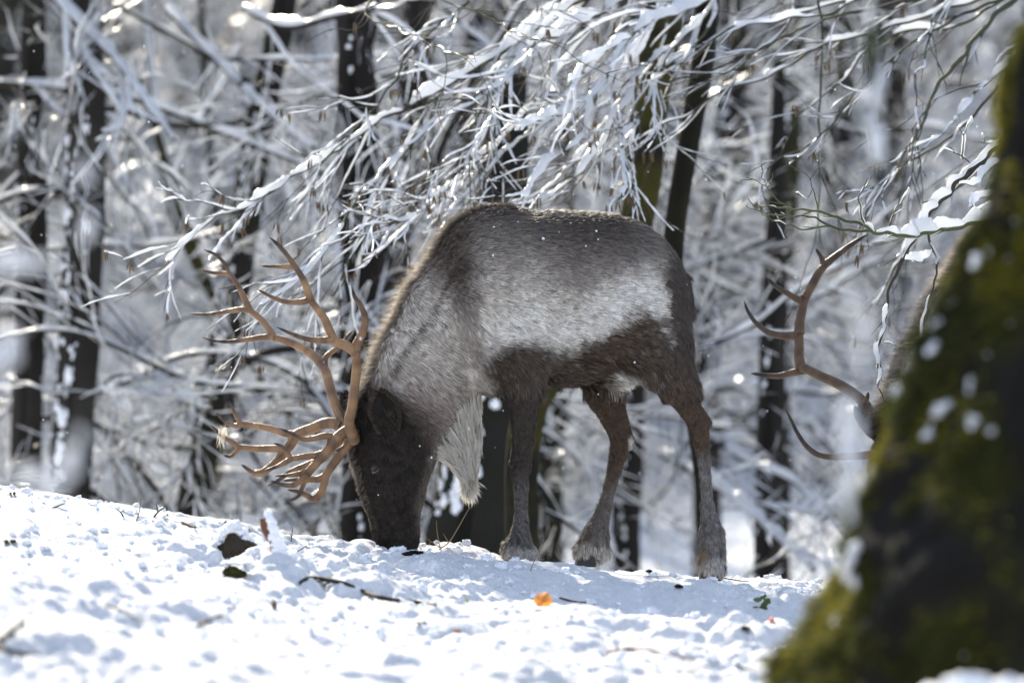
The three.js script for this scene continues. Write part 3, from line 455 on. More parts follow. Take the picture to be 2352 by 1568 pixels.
// a twig that wanders and droops, with its own smaller twigs
function sprout(o, p, d, len, r, lvl) {
  const n = Math.max(3, Math.round(len / o.step)), pts = [p.clone()], q = p.clone(), dir = d.clone().normalize(), w = new V3(rr(-1, 1), rr(-1, 1), rr(-1, 1)).multiplyScalar(o.wander);
  for (let i = 0; i < n; i++) { dir.addScaledVector(w, o.step).add(new V3(rr(-1, 1), rr(-1, 1), rr(-1, 1)).multiplyScalar(o.crook)); dir.y -= o.droop * o.step; dir.normalize(); q.addScaledVector(dir, len / n); pts.push(q.clone()); if (rnd() < 0.2) w.set(rr(-1, 1), rr(-1, 1), rr(-1, 1)).multiplyScalar(o.wander); }
  limb(o, pts, r, Math.max(r * 0.35, 0.0009), lvl);
}
function limb(o, pts, r0, r1, lvl) {
  const rad = (f) => mix(r0, r1, f), sides = r0 > 0.012 ? 7 : r0 > 0.004 ? 5 : 4;
  o.wood.tube(pts, rad, sides, woodCol(lvl > 1 ? TWIG : o.base, o.other));
  if (o.snow && rnd() < o.bare) o.snow.snow(pts, rad, snowAmount(o.depth * (lvl === 0 ? 1 : lvl === 1 ? o.less ?? 0.5 : (o.less ?? 0.5) * 0.6) * rr(0.6, 1.2), o.cover), o.ks || 6, SNOW);
  if (lvl >= o.levels) { if (o.catkin && rnd() < o.catkins) catkins(o.catkin, pts.at(-1)); return; }
  const len = pts.length * o.step, count = Math.round(len * o.many[lvl] * rr(0.8, 1.2));
  for (let i = 0; i < count; i++) {
    const f = rr(o.from ?? 0.12, 1), k = Math.min(pts.length - 2, Math.floor(f * (pts.length - 1))), t = pts[k + 1].clone().sub(pts[k]).normalize(), ax = new V3(rr(-0.35, 0.35), rr(-0.5, 0.3), rr(-1, 1)); if (o.flat) ax.set(rr(-0.2, 0.2), rr(-0.2, 0.2), pick([-1, 1])); else ax.z = pick([-1, 1]) * rr(0.4, 1);
    t.applyAxisAngle(ax.normalize(), rr(0.2, o.open ?? 0.6));
    sprout(o, pts[k], t, o.twig[lvl] * rr(0.4, 1.25), Math.max(o.thin ?? 0, rad(f) * rr(0.4, 0.7)), lvl + 1);
  }
}
function catkins(acc, p) {
  const n = 2 + Math.floor(rnd() * 3); for (let i = 0; i < n; i++) { const a = new V3(rr(-0.01, 0.01), 0, rr(-0.01, 0.01)).add(p), L = rr(0.022, 0.045), b = a.clone().add(new V3(rr(-0.008, 0.008), -L, rr(-0.006, 0.006))), c = a.clone().lerp(b, 0.5); acc.tube([a, c, b], (f) => 0.0028 * Math.sin(Math.PI * clamp(f * 0.8 + 0.15)) + 0.0006, 5, lerp3([0.2, 0.13, 0.04], [0.11, 0.07, 0.03], rnd())); }
}
// a bough of an overhanging tree: limb, snow and catkins are its pieces
function bough(parent, path, d0, d1, r0, r1, o = {}) {
  const g = { wood: new Acc(), snow: new Acc(), catkin: new Acc(), step: 0.016, wander: 3, crook: 0.07, droop: 0.5, depth: 0.022, cover: 0.35, less: 0.3, thin: 0.002, open: 0.5, bare: 0.85, base: [0.06, 0.06, 0.03], other: BARK, levels: 2, many: [8, 6], twig: [0.42, 0.16], catkins: 0.25, ...o };
  const pts = curve(pairs(path, (x, y, f) => at(x, y, mix(d0, d1, f))), g.step);
  for (let i = 1; i < pts.length - 1; i++) pts[i].add(new V3(noise(i * 0.17, r0 * 900, 1), noise(i * 0.17, r0 * 900, 6), noise(i * 0.17, 3, r0 * 900)).multiplyScalar(0.012));
  limb(g, pts, r0, r1, 0);
  const b = g.wood.build('bough', M.wood, parent); if (g.snow.n) tag(g.snow.build('snow_cover', M.snow, b), null, null, null, 'stuff'); if (g.catkin.n) tag(g.catkin.build('catkin_cluster', M.leaf, b), null, null, null, 'stuff');
  return b;
}
// the hazel whose boughs hang over the animal
{
  seed = 101; const t = thing('hazel_tree', 'green-mossed hazel behind the animal, its snow-laden boughs hanging low with catkins', 'tree', new V3());
  const stem = (path, d, r0, r1, moss) => { const a = new Acc(), pts = curve(pairs(path, (x, y) => at(x, y, d)), 0.03), o = rnd() * 30; a.tube(pts, (f, i, g) => mix(r0, r1, f) * (1 + 0.16 * noise(f * 14 + o, Math.cos(g) * 1.4, Math.sin(g) * 1.4)), 20, (f, p) => lerp3([0.016, 0.015, 0.012], [0.052, 0.048, 0.01], moss * ss(-0.3, 0.5, fbm(p.x * 14 + o, p.y * 5, p.z * 14)))); return a.build('trunk', M.bark, t); };
  stem([1198, 1420, 1198, 1240, 1200, 1080, 1224, 930, 1330, 760, 1450, 540, 1478, 420, 1486, 330, 1500, 200, 1530, 0, 1560, -240], 19.2, 0.06, 0.075, 1);
  stem([1628, 1400, 1620, 1240, 1611, 1100, 1598, 990, 1576, 870, 1556, 740, 1548, 560, 1566, 420, 1588, 300, 1612, 150, 1640, -200], 19.4, 0.024, 0.05, 0.15);
  const T = [1560, -240], Q = [1600, -170], B = (l, d, r, o, from = T) => bough(t, [...from, ...l], 18.6, d, r, 0.003, o);
  B([1450, -80, 1336, 0, 1263, 43, 1197, 86, 1148, 123, 1061, 176, 990, 211, 945, 242, 867, 278, 818, 313, 762, 351, 709, 383, 670, 404, 632, 432, 586, 460, 540, 484, 500, 495, 440, 540, 385, 600], 17.3, 0.013, { depth: 0.042, cover: 0.75, from: 0.3 });
  B([1250, -90, 1078, 3, 1025, 46, 987, 77, 938, 120, 902, 190, 867, 239, 832, 274, 797, 316, 740, 370], 17.6, 0.008, { depth: 0.024, cover: 0.5, from: 0.4 });
  B([1330, 20, 1224, 109, 1148, 183, 1078, 228, 1015, 267, 973, 302, 920, 355, 885, 387, 850, 425, 818, 460, 790, 510, 740, 580, 690, 640, 600, 700], 17.0, 0.01, { depth: 0.028, cover: 0.5, from: 0.3 });
  B([1340, -60, 1224, 70, 1184, 158, 1148, 218, 1131, 274, 1099, 316, 1068, 380, 1050, 415, 1040, 455], 17.2, 0.007, { depth: 0.022, from: 0.3 });
  B([1300, 140, 1140, 330, 1010, 440, 990, 454, 966, 485, 917, 506, 880, 506], 17.2, 0.006, { depth: 0.032, cover: 0.6, from: 0.5 });
  B([1480, -60, 1422, 0, 1379, 27, 1329, 56, 1280, 80, 1230, 96, 1180, 160, 1120, 215, 1060, 250], 17.8, 0.011, { depth: 0.05, cover: 0.8, from: 0.3 });
  B([1560, -50, 1529, 10, 1482, 60, 1436, 110, 1416, 146, 1396, 186, 1363, 232, 1323, 332, 1263, 365, 1230, 408, 1203, 455], 17.4, 0.009, { depth: 0.032, cover: 0.6, from: 0.3 });
  B([1650, -40, 1622, 33, 1578, 76, 1529, 116, 1489, 149, 1456, 186, 1439, 232, 1406, 275, 1389, 319, 1359, 358, 1323, 402, 1263, 448, 1230, 470], 17.6, 0.011, { depth: 0.036, cover: 0.6, from: 0.25 }, Q);
  B([1500, 60, 1402, 186, 1329, 246, 1276, 266, 1235, 275, 1190, 300], 17.4, 0.007, { depth: 0.04, cover: 0.8, from: 0.35 });
  B([1640, 40, 1580, 110, 1510, 170, 1475, 260, 1440, 300, 1425, 350, 1440, 420, 1430, 450], 17.3, 0.006, { depth: 0.03, from: 0.4 }, Q);
  B([1690, -60, 1580, 20, 1500, 45, 1430, 95, 1350, 140, 1310, 190], 17.5, 0.008, { depth: 0.045, cover: 0.85, from: 0.3 }, Q);
  B([1250, 20, 1130, 120, 1020, 200, 930, 330, 870, 450, 800, 600, 760, 680], 17.8, 0.006, { depth: 0.022, from: 0.4 });
  B([1200, -130, 1008, -20, 1130, 40, 1180, 75, 1240, 95], 17.0, 0.004, { depth: 0.006, cover: 0.1, many: [4, 3], from: 0.5 });
  B([1150, -160, 840, 20, 902, 60, 955, 84, 1008, 112, 1071, 134], 17.0, 0.004, { depth: 0.006, cover: 0.1, many: [4, 3], from: 0.5 });
  B([1400, 100, 1270, 250, 1180, 330, 1090, 420, 1020, 500], 17.9, 0.006, { depth: 0.024, from: 0.3 });
  B([1520, 100, 1430, 230, 1350, 330, 1270, 420, 1180, 470], 17.9, 0.006, { depth: 0.026, from: 0.3 });
}
// the tree that leans in from the upper right
{
  seed = 202; const t = thing('slender_tree', 'slender tree out of the upper right corner with long bowed twigs under thin snow', 'tree', new V3());
  const a = new Acc(); a.tube(curve(pairs([2560, 1500, 2540, 900, 2490, 300, 2440, -60, 2380, -360], (x, y) => at(x, y, 18)), 0.05), (f, i, g) => mix(0.09, 0.05, f) * (1 + 0.1 * noise(f * 20, Math.cos(g), Math.sin(g))), 16, BARK); a.build('trunk', M.bark, t);
  const B = (l, d, r, o, from = [2440, -60]) => bough(t, [...from, ...l], 18, d, r, 0.0028, { depth: 0.02, cover: 0.25, base: [0.05, 0.055, 0.03], from: 0.2, twig: [0.3, 0.14], many: [6, 6], ...o });
  B([2326, 0, 2270, 56, 2235, 95, 2203, 141, 2154, 197, 2129, 253, 2108, 299, 2087, 337, 2059, 380, 2031, 436, 1989, 492], 17, 0.012, { cover: 0.12 });
  B([2400, 60, 2351, 112, 2312, 155, 2242, 211, 2207, 260, 2161, 309, 2090, 360], 17.2, 0.01, { depth: 0.032, cover: 0.5 });
  B([2400, 100, 2351, 141, 2259, 239, 2207, 295, 2171, 323, 2119, 355, 2066, 387, 2031, 418, 1990, 440], 17.4, 0.009, { depth: 0.026, cover: 0.5 });
  B([2200, 40, 2080, 110, 1996, 186, 1943, 246, 1911, 292, 1855, 334, 1792, 366, 1750, 398], 17.3, 0.007, { depth: 0.024, cover: 0.45 });
  B([2300, -80, 2150, 35, 2122, 151, 2105, 169, 2108, 246, 2105, 316, 2087, 383], 16.8, 0.004, { depth: 0.01, cover: 0.1, many: [4, 3] });
  B([2200, -100, 2000, -20, 1904, 32, 1820, 39, 1750, 53, 1690, 60], 17.8, 0.01, { depth: 0.034, cover: 0.6 }, [2400, -300]);
  B([2000, -120, 1830, -10, 1820, 32, 1785, 88, 1750, 109, 1700, 150, 1620, 190], 17.9, 0.009, { depth: 0.018 }, [2400, -300]);
  B([1950, -100, 1885, -10, 1890, 60, 1887, 140, 1883, 246, 1881, 351, 1883, 485, 1886, 560], 18, 0.0075, { depth: 0.01, cover: 0.1, many: [3, 4] }, [2400, -300]);
  B([2000, 20, 1850, 60, 1776, 100, 1695, 139, 1628, 163, 1578, 179, 1529, 193], 17.9, 0.009, { depth: 0.03, cover: 0.6 });
  B([2050, 60, 1880, 110, 1776, 173, 1728, 189, 1681, 196, 1610, 240, 1578, 262, 1529, 285, 1472, 332, 1430, 370], 18, 0.008, { depth: 0.026, cover: 0.5 });
  B([1990, -10, 1776, 46, 1711, 56, 1661, 76, 1600, 110], 18.1, 0.007, { depth: 0.026, cover: 0.5 });
  B([2300, 0, 2200, 60, 2080, 70, 1990, 120, 1930, 190, 1830, 270], 18.2, 0.007, { depth: 0.022, cover: 0.4 });
  B([2420, 200, 2330, 280, 2240, 400, 2130, 480, 2070, 590, 2010, 700], 18.2, 0.006, { depth: 0.02, cover: 0.4 });
}
// the nearest branch, in focus on the right
{
  seed = 303; const C = (l) => { const o = []; for (let i = 0; i < l.length; i += 2) o.push(1714.6 + l[i] * 0.3515, l[i + 1] * 0.3515); return o; }, D = (l) => { const o = []; for (let i = 0; i < l.length; i += 2) o.push(1653.4 + l[i] * 0.4296, 489.9 + l[i + 1] * 0.4296); return o; };
  const t = thing('green_sapling', 'sharp green-stemmed sapling branch with buds and thick snow reaching left above the far antlers', 'tree', new V3());
  { const a = new Acc(); a.tube(curve(pairs([2420, 1500, 2410, 900, 2390, 560, 2330, 480, 2290, 488], (x, y) => at(x, y, 15.9)), 0.03), (f) => mix(0.035, 0.011, f), 12, woodCol(GREEN, BARK)); a.build('trunk', M.wood, t); }
  const B = (l, r0, r1, o) => bough(t, l, 15.85, 15.7, r0, r1, { step: 0.008, wander: 2, crook: 0.05, droop: 0, depth: 0.012, cover: -0.1, base: [0.08, 0.095, 0.035], other: [0.05, 0.05, 0.025], levels: 1, many: [6], twig: [0.06], catkins: 0, ...o });
  B([2300, 488, ...C([1600, 1420, 1400, 1480, 1230, 1510, 1060, 1535, 950, 1528, 850, 1515, 770, 1470])], 0.011, 0.006, { depth: 0.055, cover: 0.85, many: [3] });
  B(C([775, 1472, 700, 1450, 580, 1410, 480, 1385, 300, 1365, 150, 1345, 60, 1355, 30, 1330, 10, 1295]), 0.0055, 0.0015, {});
  B(C([860, 1520, 750, 1505, 600, 1490, 550, 1480, 440, 1420, 300, 1410, 150, 1400, 60, 1370, 0, 1345]), 0.0055, 0.0015, {});
  B(C([550, 1480, 480, 1478, 380, 1495, 280, 1470, 190, 1445, 100, 1400]), 0.0035, 0.0012, {});
  B(C([490, 1390, 450, 1310, 430, 1230, 415, 1170, 370, 1125, 310, 1110]), 0.003, 0.0012, { depth: 0.004 }); B(C([415, 1175, 460, 1110, 500, 1050]), 0.0022, 0.001, {}); B(C([430, 1240, 390, 1290, 330, 1260]), 0.002, 0.001, {});
  B(C([300, 1365, 200, 1320, 150, 1240, 100, 1200, 0, 1160]), 0.003, 0.0012, { depth: 0.004 }); B(C([130, 1215, 110, 1150, 98, 1090]), 0.002, 0.001, {}); B(C([140, 1230, 160, 1180, 168, 1130]), 0.002, 0.001, {});
  B(C([770, 1465, 750, 1370, 740, 1285, 790, 1220, 820, 1155]), 0.0035, 0.0012, { depth: 0.01, cover: 0.2 }); B(C([940, 1500, 960, 1400, 1010, 1320, 1060, 1230]), 0.003, 0.0012, { depth: 0.016, cover: 0.3 });
  B([...C([1740, 800, 1700, 880, 1600, 1000, 1470, 1110, 1380, 1180, 1280, 1310, 1200, 1400, 1100, 1530]), ...D([1040, 130, 980, 260, 930, 350, 900, 440, 890, 560, 870, 640, 840, 740, 850, 820, 850, 920, 885, 1010])], 0.011, 0.002, { depth: 0.026, cover: 0.55, base: [0.04, 0.033, 0.026], many: [5], twig: [0.09] });
  B(D([1095, 50, 1130, 120, 1165, 330, 1120, 450, 1090, 560, 1075, 660, 1072, 720]), 0.005, 0.0013, { depth: 0.012, cover: 0.2, base: [0.04, 0.033, 0.026] }); B(D([885, 690, 960, 705, 1000, 690, 1050, 690]), 0.002, 0.001, {}); B(D([850, 800, 880, 890, 950, 930]), 0.002, 0.001, {}); B(D([1150, 190, 1080, 250, 1000, 245]), 0.003, 0.0015, { depth: 0.03, cover: 0.9 }); B(D([970, 215, 900, 260, 840, 290]), 0.002, 0.001, {});
  B(C([1500, 1100, 1420, 1040, 1360, 990, 1330, 960]), 0.003, 0.0015, { depth: 0.03, cover: 0.8 }); B(C([1420, 1040, 1415, 940, 1440, 830, 1470, 770]), 0.003, 0.001, { depth: 0.018, cover: 0.3 }); B(C([1650, 1050, 1560, 1120, 1490, 1200, 1400, 1200]), 0.003, 0.0015, { depth: 0.03, cover: 0.8 });
  B(C([1640, 1260, 1560, 1290, 1480, 1310, 1470, 1350]), 0.003, 0.0015, { depth: 0.026, cover: 0.8 }); B(C([1620, 950, 1560, 930, 1545, 880]), 0.0025, 0.001, { depth: 0.014, cover: 0.4 });
}
// ---------------------------------------------------------------- background trees
// sprays of snowy twigs, shared by the trees and the thicket
function spray(sd, o) { // about 1 m across, growing along +y from the origin
  seed = sd; const g = { wood: new Acc(), snow: new Acc(), step: 0.07, wander: 2.2, crook: 0.16, droop: 0.45, depth: 0.014, cover: 0.5, less: 0.75, open: 0.95, bare: 0.95, base: [0.05, 0.045, 0.035], other: BARK, levels: 2, many: [9, 8], twig: [0.55, 0.26], ks: 4, from: 0.1, ...o };
  for (let i = 0; i < (o?.stems ?? 3); i++) sprout(g, new V3(rr(-0.05, 0.05), 0, rr(-0.05, 0.05)), new V3(rr(-0.8, 0.8), 1, rr(-0.8, 0.8)), rr(0.8, 1.25), 0.006, 0);
  return [g.wood.geo(), g.snow.geo()];
}
const sprays = [1, 2, 3, 4, 8].map((k) => spray(400 + k, { depth: 0.012, step: 0.045, stems: 2, many: [10, 9], twig: [0.5, 0.22], less: 0.8 })), shrubs = [5, 6, 7].map((k) => spray(400 + k, { stems: 6, droop: 0.6, twig: [0.6, 0.3] }));
const woodFlat = phys({ vertexColors: true, roughness: 1, specularIntensity: 0.3 });
function scatter(parent, kinds, list) { // list: [pos, quaternion, scale]
  kinds.forEach((k, i) => { const ms = list.filter((_, j) => j % kinds.length === i).map(([p, q, s]) => new THREE.Matrix4().compose(p, q, new V3(s, s, s))); if (!ms.length) return; copies('twig_wood', k[0], woodFlat, ms, null, parent); copies('twig_snow', k[1], M.snow, ms, null, parent); });
}
const turned = (dir, roll = rr(0, 6.28)) => new THREE.Quaternion().setFromUnitVectors(UP, dir.clone().normalize()).multiply(new THREE.Quaternion().setFromAxisAngle(UP, roll));
// trunk along a path of picture points at a distance; it goes down into the snow and up to a real height
function tree(label, path, d, wTop, wBot, o = {}) {
  const u = d / 16 / K, pts0 = pairs(path, (x, y) => at(x, y, d)), foot = pts0.at(-1), base = new V3(foot.x + (foot.x - pts0.at(-2).x) * 0.2, groundBase(foot.x, 16 - d) - 0.15, 16 - d);
  if (base.y < foot.y - 0.05) pts0.push(base);
  const first = pts0[0], up = first.clone().sub(pts0[1]).normalize().multiplyScalar(o.rise ?? 1.3); up.x *= 0.5; pts0.unshift(first.clone().add(up));
  const t = thing('tree', label, 'tree', base), L = (v) => v.clone().sub(base), pts = curve(pts0.map(L), 0.07), a = new Acc(), sn = new Acc(), off = rnd() * 60, moss = o.moss ?? 0, bark = o.bark ?? BARK;
  const rAt = (f) => mix(wTop, wBot, f) * u / 2 * (f < 0.3 ? mix(0.5, 1, f / 0.3) : 1);
  a.tube(pts, (f, i, g) => rAt(f) * (1 + 0.16 * noise(f * 26 + off, Math.cos(g) * 1.3, Math.sin(g) * 1.3)), 18, (f, p) => { const n = fbm(p.x * 3 + off, p.y * 1.6, p.z * 3); return lerp3(lerp3(bark, bark.map((v) => v * 1.9), ss(0, 0.6, noise(p.x * 9 + off, p.y * 2, p.z * 9))), [0.045, 0.045, 0.01], moss * ss(-0.2, 0.5, n + 0.5 * noise(p.x * 14, p.y * 6, p.z * 14))); });
  const tr = a.build('trunk', M.bark, t);
  for (let i = 0; i < (o.stuck ?? 30) / 3; i++) { let f = rr(0.2, 0.95), g = rr(1.5, 2.9); const n = 3 + Math.floor(rnd() * 9); for (let q = 0; q < n; q++) { f = Math.min(0.999, f + rr(0.002, 0.02)); g += rr(-0.18, 0.18); const k = Math.floor(f * (pts.length - 1)), r = rAt(f), w = rr(0.05, 0.2) * (1 - Math.abs(q / n - 0.5)); sn.lump(pts[k].clone().add(new V3(Math.cos(g) * r, rr(-0.03, 0.03), Math.sin(g) * r)), r * w, r * w * rr(0.8, 2.6), r * 0.06, SNOW, 1, 0.6, 2.5); } }
  if (sn.n) tag(sn.build('snow_patch', M.solidSnow, tr), null, null, null, 'stuff');
  const bs = { wood: null, snow: null, catkin: null, step: 0.05, wander: 1.6, crook: 0.07, droop: 0.22, depth: 0.021, cover: 0.6, less: 0.55, open: 0.8, bare: 0.95, base: lerp3(bark, MOSSBARK, moss), other: BARK, levels: 2, many: [3.4, 5], twig: [0.8, 0.4], ks: 5, from: 0.12 }, crown = [];
  for (let i = 0; i < (o.limbs ?? 7); i++) {
    const top = 0.9 + 0.068 * d - base.y; let k = 0; while (k < pts.length - 1 && pts[k].y > top) k++; k = Math.floor(mix(k, (pts.length - 1) * (o.lowest ?? 0.75), rnd())); const f = k / (pts.length - 1), g = rr(0, 6.28), dir = new V3(Math.cos(g), rr(-0.25, 0.35), Math.sin(g) * 0.6 - 0.55); bs.wood = new Acc(); bs.snow = new Acc();
    sprout(bs, pts[k], dir, rr(1.2, 2.6) * (o.reach ?? 1), Math.min(0.022, rAt(f) * rr(0.16, 0.28)), 0);
    const b = bs.wood.build('branch', woodFlat, t); tag(bs.snow.build('snow_cover', M.snow, b), null, null, null, 'stuff');
    for (let j = 0; j < 2; j++) { const cp = pts[k].clone().addScaledVector(dir, rr(0.5, 2)).add(new V3(rr(-0.4, 0.4), rr(-0.5, 0.2), rr(-0.4, 0.4))); if (cp.y < top + 0.4) crown.push([cp, turned(new V3(dir.x + rr(-0.6, 0.6), rr(-0.5, 0.6), dir.z + rr(-0.6, 0.6))), rr(0.7, 1.3)]); }
  }
  for (const [l, r0, r1, od] of o.big ?? []) { bs.wood = new Acc(); bs.snow = new Acc(); bs.many = [2.5, 5]; bs.depth = 0.042; bs.cover = 0.75; const q = curve(pairs(l, (x, y, f) => L(at(x, y, d + (od ?? 0) * f))), 0.05); limb(bs, q, r0 * u, r1 * u, 0); const b = bs.wood.build('branch', woodFlat, t); tag(bs.snow.build('snow_cover', M.snow, b), null, null, null, 'stuff'); bs.depth = 0.021; }
  if (crown.length) { const c = new THREE.Group(); c.name = 'crown'; c.userData.kind = 'stuff'; t.add(c); scatter(c, sprays, crown); }
  return t;
}
seed = 500;
tree('straight dark trunk nearest the left edge of the photo', [78, -20, 74, 300, 70, 700, 58, 1060], 23, 62, 74, { rise: 0.9, limbs: 4, stuck: 60 });
tree('grey-footed trunk right of the leftmost dark trunk, plastered with snow specks', [196, 60, 196, 400, 182, 760, 158, 1150], 22.5, 88, 104, { rise: 0.9, limbs: 4, stuck: 110, bark: [0.03, 0.028, 0.025], big: [[[100, -30, 170, 40, 260, 130, 330, 225, 400, 320], 12, 5, -1]] });
tree('leaning trunk behind the antlers with white snow down its left side', [648, 40, 600, 250, 566, 480, 530, 700, 486, 960, 440, 1190], 23, 66, 78, { rise: 1, moss: 0.25, stuck: 130, big: [[[385, 20, 450, 90, 530, 170, 600, 240, 668, 300, 720, 340], 9, 4, -1], [[0, 190, 150, 205, 300, 225, 460, 285, 640, 355, 740, 395], 10, 5, -1]] });
tree('mossy green stem with a forked foot beside the leaning trunk', [468, 640, 500, 690, 530, 740, 526, 860, 505, 980, 470, 1190], 25, 26, 40, { moss: 1, stuck: 10, limbs: 3, rise: 1.2, big: [[[560, 985, 640, 920, 740, 860, 860, 790], 8, 5, -1], [[520, 1040, 620, 960, 740, 880, 880, 815], 8, 5, -0.5], [[505, 690, 440, 590, 392, 470, 372, 340, 345, 160, 330, 0], 12, 8, 0.3]] });
tree('thin bowed stem left of the leaning trunk, bare and dark', [470, 180, 480, 300, 488, 420, 500, 540, 505, 700], 29, 18, 22, { limbs: 4, stuck: 4 });
tree('thick black trunk rising behind the neck and head of the grazing animal', [812, -20, 818, 250, 822, 600, 826, 900, 828, 1240], 22, 96, 90, { rise: 0.9, limbs: 4, bark: [0.018, 0.016, 0.015], stuck: 30, big: [[[560, 20, 660, 62, 760, 40, 860, 20], 8, 6, -1]] });
tree('dark trunk slanting down just right of the black trunk', [962, -20, 944, 240, 915, 480, 895, 720, 890, 1000], 23.5, 80, 76, { rise: 1, limbs: 4, bark: [0.022, 0.02, 0.018], stuck: 30 });
tree('narrow dark trunk above the hump of the back', [1092, -20, 1080, 180, 1064, 330, 1050, 520], 31, 46, 50, { stuck: 12 });
tree('very thick dark mossy foot of a trunk seen under the chest', [1140, 700, 1120, 860, 1104, 1000, 1092, 1150, 1075, 1280], 21.5, 150, 235, { bark: [0.016, 0.016, 0.015], moss: 0.12, stuck: 26, limbs: 5, rise: 1 });
tree('mossy trunk with yellow spots behind the forelegs', [1290, 700, 1282, 850, 1272, 940, 1262, 1120], 26, 60, 70, { moss: 0.5, bark: [0.018, 0.018, 0.014], stuck: 8, limbs: 5 });
tree('dark blurred trunk standing between the two hind legs', [1452, 700, 1448, 950, 1442, 1100, 1436, 1310], 25, 58, 74, { stuck: 20, limbs: 4, rise: 1 });
tree('dark trunk behind the rump with snow in its fork', [1690, -20, 1680, 200, 1650, 420, 1632, 640, 1625, 850], 28, 60, 66, { stuck: 40 });
tree('moss-streaked trunk left of the far antlers', [1822, 60, 1812, 320, 1800, 560, 1790, 800], 27, 52, 56, { moss: 0.5, stuck: 20, big: [[[1600, 895, 1720, 890, 1850, 900, 1960, 905], 9, 6, -1]] });
tree('dark straight trunk standing below the far antlers', [1782, 620, 1772, 900, 1768, 1100, 1766, 1330], 24, 56, 76, { stuck: 24, limbs: 5, rise: 1, big: [[[1520, 1040, 1640, 1110, 1740, 1190, 1870, 1310], 11, 5, -1.5], [[1630, 1000, 1720, 1060, 1830, 1110, 1900, 1190], 9, 5, -1]] });
tree('slim trunk far back between rump and hazel', [1900, -20, 1915, 250, 1930, 560, 1935, 900], 38, 34, 36, { moss: 0.4, stuck: 10 });
tree('distant slim trunk above the left antler', [700, -20, 704, 200, 700, 420, 694, 700], 42, 30, 32, { stuck: 10 });
tree('distant pair-less trunk in the pale gap left of the antlers', [300, 500, 305, 700, 302, 900, 300, 1080], 44, 24, 26, { stuck: 6 });
// the thicket of the slope: nobody could count these twigs
{
  // the far wood: dark stems one behind the other, too many and too blurred to tell apart
  seed = 850; const g1 = new Acc(); g1.tube(curve([new V3(0, -0.3, 0), new V3(0.06, 2, 0.05), new V3(-0.05, 4.5, 0), new V3(0.05, 8, 0.1)], 0.5), (f) => mix(0.16, 0.06, f), 9, woodCol([0.03, 0.027, 0.024], [0.05, 0.048, 0.03])); for (let i = 0; i < 7; i++) { const y = rr(0.6, 5), a = rr(0, 6.28), e = new V3(Math.cos(a), rr(0.1, 0.6), Math.sin(a)); g1.tube(curve([new V3(0, y, 0), e.clone().multiplyScalar(0.7).add(new V3(0, y, 0)), e.clone().multiplyScalar(1.6).add(new V3(rr(-0.2, 0.2), y - 0.1, 0))], 0.3), (f) => mix(0.035, 0.01, f), 5, BARK); }
  const ms = []; for (let i = 0; i < 190; i++) { const d = 38 + 60 * rnd(), half = 1.75 * d / 16, p = new V3(rr(-half, half), 0, 16 - d); p.y = groundBase(p.x, p.z); ms.push(new THREE.Matrix4().compose(p, new THREE.Quaternion().setFromEuler(new THREE.Euler(rr(-0.07, 0.07), rr(0, 6.28), rr(-0.1, 0.1))), new V3(1, 1, 1).multiplyScalar(rr(0.6, 1.25)))); }
  const far = copies('far_wood', g1.geo(), M.bark, ms, null, scene); tag(far, 'dark blurred stems of the far wood up the slope', null, null, 'stuff');
}
{
  seed = 900; const g = tag(thing('thicket', 'pale mass of snow-covered undergrowth and twigs filling the forest slope', null, new V3()), null, null, null, 'stuff'), list = [];
  for (let i = 0; i < 1250; i++) { const d = i < 40 ? rr(24, 31) : 33 + 40 * rnd() ** 1.2, half = 1.9 * d / 16, x = rr(-half, half) * 1.1, z = 16 - d, p = new V3(x, groundBase(x, z) - 0.1 + (d > 34 && rnd() < 0.4 ? rr(0, 3) : 0), z); if (!sunny(p.clone().add(new V3(0, 1, 0)))) list.push([p, turned(new V3(rr(-0.5, 0.5), 1, rr(-0.5, 0.5))), (d < 33 ? 0.5 : 1) * rr(0.35, 0.95)]); }
  scatter(g, shrubs, list);
}

